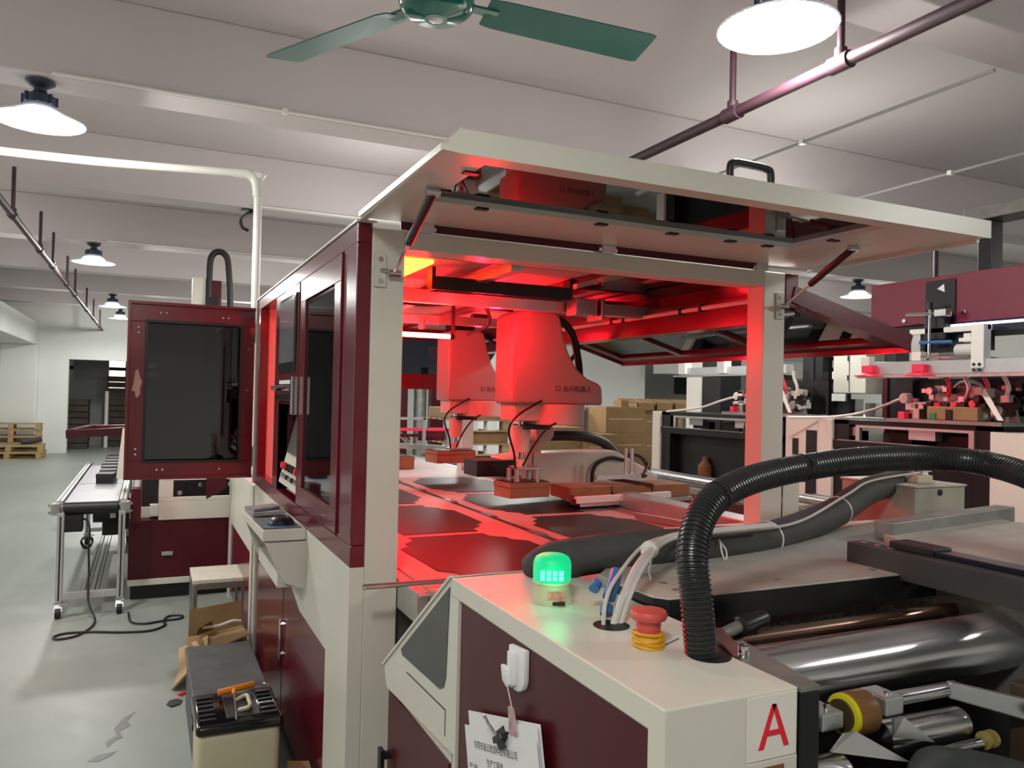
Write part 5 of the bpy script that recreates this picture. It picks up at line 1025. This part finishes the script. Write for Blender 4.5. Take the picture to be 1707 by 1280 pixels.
# label units on the table tops
def label_unit(x, y, z, label, tint):
    t = th('label_head', label, 'machine head', (x, y, z))
    ob('base_plate', B().box(x-.05, x+.3, y-.35, y+.35, z, z+.02), IRON, t)
    ob('face_plate', B().prism([(y+.32, z+.02), (y+.32, z+.1), (y+.18, z+.13), (y+.12, z+.2), (y-.05, z+.22), (y-.2, z+.2), (y-.3, z+.16), (y-.33, z+.02)], 'x', x+.12, x+.14), IRON, t, .003)
    ob('feed_wheel', B().cyl((x+.05, y+.31, z+.14), (x+.1, y+.31, z+.14), .03, n=20), PVC, t, .003, True)
    ob('feed_arm', B().box(x+.08, x+.11, y+.12, y+.32, z+.07, z+.12), ALU, t, .004)
    for k in range(5):
        yy = y+.12-k*.05; ob('lit_block', B().box(x+.02, x+.09, yy-.018, yy+.018, z+.05, z+.12), PINK if k % 2 else BLACKM, t, .003)
    for k in range(4): ob('gear', B().cyl((x+.11, y-.1-k*.07, z+.08+.04*(k % 2)), (x+.08, y-.1-k*.07, z+.08+.04*(k % 2)), .03+.008*(k % 2), n=18), (STEEL, ALU, IRON, BLACKM)[k], t, .002)
    for k in range(4): ob('small_motor', B().box(x-.03, x+.04, y+.24-k*.1, y+.28-k*.1, z+.02, z+.06+.02*(k % 2)), (PINK, STEEL, GREENK, BLACKM)[k], t, .003)
    for k in range(4):
        yy = y+.06-k*.11; ob('curved_tube', B().tube([(x+.06, yy, z+.32), (x+.05, yy-.02, z+.27), (x+.05, yy-.05, z+.2), (x+.06, yy-.02, z+.13)], .011, 8, 6), (PINK, ALU, PINK, PVC)[k] if tint else STEEL, t, smooth=True)
    for k in range(64):
        px, py, pz, w_ = x+random.uniform(.02, .2), y+random.uniform(-.34, .3), z+random.uniform(.03, .21), random.uniform(.008, .026)
        mt_ = random.choice((STEEL, ALU, BLACKM, IRON, CREAM2, BLACK, BLACKM, PINK if tint and k % 3 == 0 else STEEL))
        if k % 2: ob('valve_block', B().box(px-w_, px+w_, py-w_*1.2, py+w_*1.2, pz-w_, pz+w_), mt_, t)
        else: ob('small_cylinder', B().cyl((px-w_, py, pz), (px+w_, py, pz), w_*.8, n=12), mt_, t)
    ob('back_plate', B().box(x+.24, x+.26, y-.4, y+.4, z+.02, z+.26), BLACKM, t)
    ob('white_ribbon', B().slab([(x+.02, y-.17, z+.2), (x+.02, y-.21, z+.2), (x-.02, y-.34, z+.03), (x-.02, y-.31, z+.03)], .004), PVC, t)
    ob('top_arch', B().tube([(x+.13, y+.05, z+.18), (x+.13, y, z+.23), (x+.13, y-.1, z+.23), (x+.13, y-.15, z+.17)], .014, 8, 6), ALU, t, smooth=True)
    return t
random.seed(9)
label_unit(4.02, 2.95, 1.5, 'crowded label head with red lit blocks on the near black frame', True)
label_unit(4.05, 4.45, 1.5, 'label head with pink parts on the far black frame, cut by the right post', True)
carton(4.06, 2.9, 1.521, .12, .3, .075, 'brown carton in front of the near label head', 'small cartons on the feeder', False)
# columns and cabinets behind the right-hand line
t = th('black_machine_column', 'tall black column left of the small cream cabinet, behind the open right hood', 'column', (5, 4.87, 0)); ob('column_body', B().box(5.0, 5.25, 4.76, 4.98, 0, 2.3), BLACKM, t, .005); ob('column_rail', B().box(4.99, 5.0, 4.85, 4.89, 1.4, 2.3), RUBBER, t)
t = th('black_machine_column', 'tall black column right of the small cream cabinet', 'column', (5, 4.05, 0)); ob('column_body', B().box(5.0, 5.25, 3.98, 4.17, 0, 2.3), BLACKM, t, .005); ob('red_edge', B().box(4.985, 5.0, 4.13, 4.17, 1.4, 1.8), MAROON2, t)
t = th('black_machine_column', 'black column with white face seen through the opening beside the right post', 'column', (5, 6.2, 0)); ob('column_body', B().box(5.0, 5.25, 6.02, 6.3, 0, 2.3), BLACKM, t, .005); ob('white_face', B().box(4.98, 5.0, 6.3, 6.52, 0, 2.25), PVC, t)
t = th('small_cream_cabinet', 'small cream wall cabinet hung between two black columns', 'cabinet', (4.9, 4.4, 1.65)); ob('cabinet_box', B().box(4.9, 5.3, 4.25, 4.56, 1.68, 2.1), CREAM, t, .006); ob('door_seam', B().box(4.897, 4.9, 4.4, 4.405, 1.69, 2.09), INK, t)
for z in (1.8, 1.95): ob('door_lock', B().box(4.895, 4.9, 4.41, 4.42, z-.02, z+.02), BLACK, t)
t = th('small_cream_cabinet', 'cream box panel behind the gantry arm, right of the red edge', 'cabinet', (4.6, 3.5, 1.5)); ob('cabinet_box', B().box(4.6, 4.9, 3.42, 3.62, 1.62, 1.97), CREAM, t, .006); ob('post', B().box(4.7, 4.8, 3.48, 3.56, 0, 1.62), MAROON2, t)
t = th('far_gantry_arm', 'pale grey gantry arm with small white clamps seen through the opening', 'gantry', (4.6, 5.6, 1.85)); ob('arm', B().box(4.55, 4.63, 4.7, 6.05, 1.83, 1.90), ALU, t, .004); ob('arm_flange', B().box(4.5, 4.66, 4.7, 6.1, 1.815, 1.83), STEEL, t)
for y in (6.0, 5.45): ob('clamp', B().box(4.52, 4.6, y-.05, y+.05, 1.84, 1.96), PVC, t, .006)
ob('arm_post', B().box(4.6, 4.7, 4.75, 4.85, 1.5, 1.83), BLACKM, t)
t = th('screen_panel_unit', 'machine rack with pale printed panels between the right post and the cream cabinet', 'rack', (5.1, 4.65, 1.5)); ob('rack_back', B().box(5.1, 5.12, 4.58, 4.75, 1.5, 2.1), BLACKM, t)
for k in range(5): ob('rack_panel', B().box(5.08, 5.1, 4.6, 4.74, 1.62+k*.09, 1.68+k*.09), (PVC, STEEL, PVC, IRON, STEEL)[k], t)
for k in range(3): ob('rack_motor', B().box(5.3, 5.4, 4.3+k*.2, 4.4+k*.2, 1.5, 1.58+.03*k), (STEEL, PVC, IRON)[k], t, .004)
ob('rack_table', B().box(5.27, 5.9, 3.9, 6.4, 1.44, 1.5), BLACKM, t); ob('rack_body', B().box(5.3, 5.9, 3.9, 6.4, 0, 1.44), BLACKM, t)
t = th('low_line_cabinet', 'cream cabinet row under the dark tables at the far right', 'cabinet', (6.5, 6, 0)); ob('cabinet_body', B().box(6, 8.5, 4.0, 7.0, 0, 1.3), CREAM2, t, .01); ob('cabinet_top', B().box(5.98, 8.5, 3.98, 7.02, 1.3, 1.34), BLACKM, t)
ob('upper_hood', B().box(6.2, 8.0, 4.6, 5.2, 1.34, 2.05), BLACKM, t, .01)
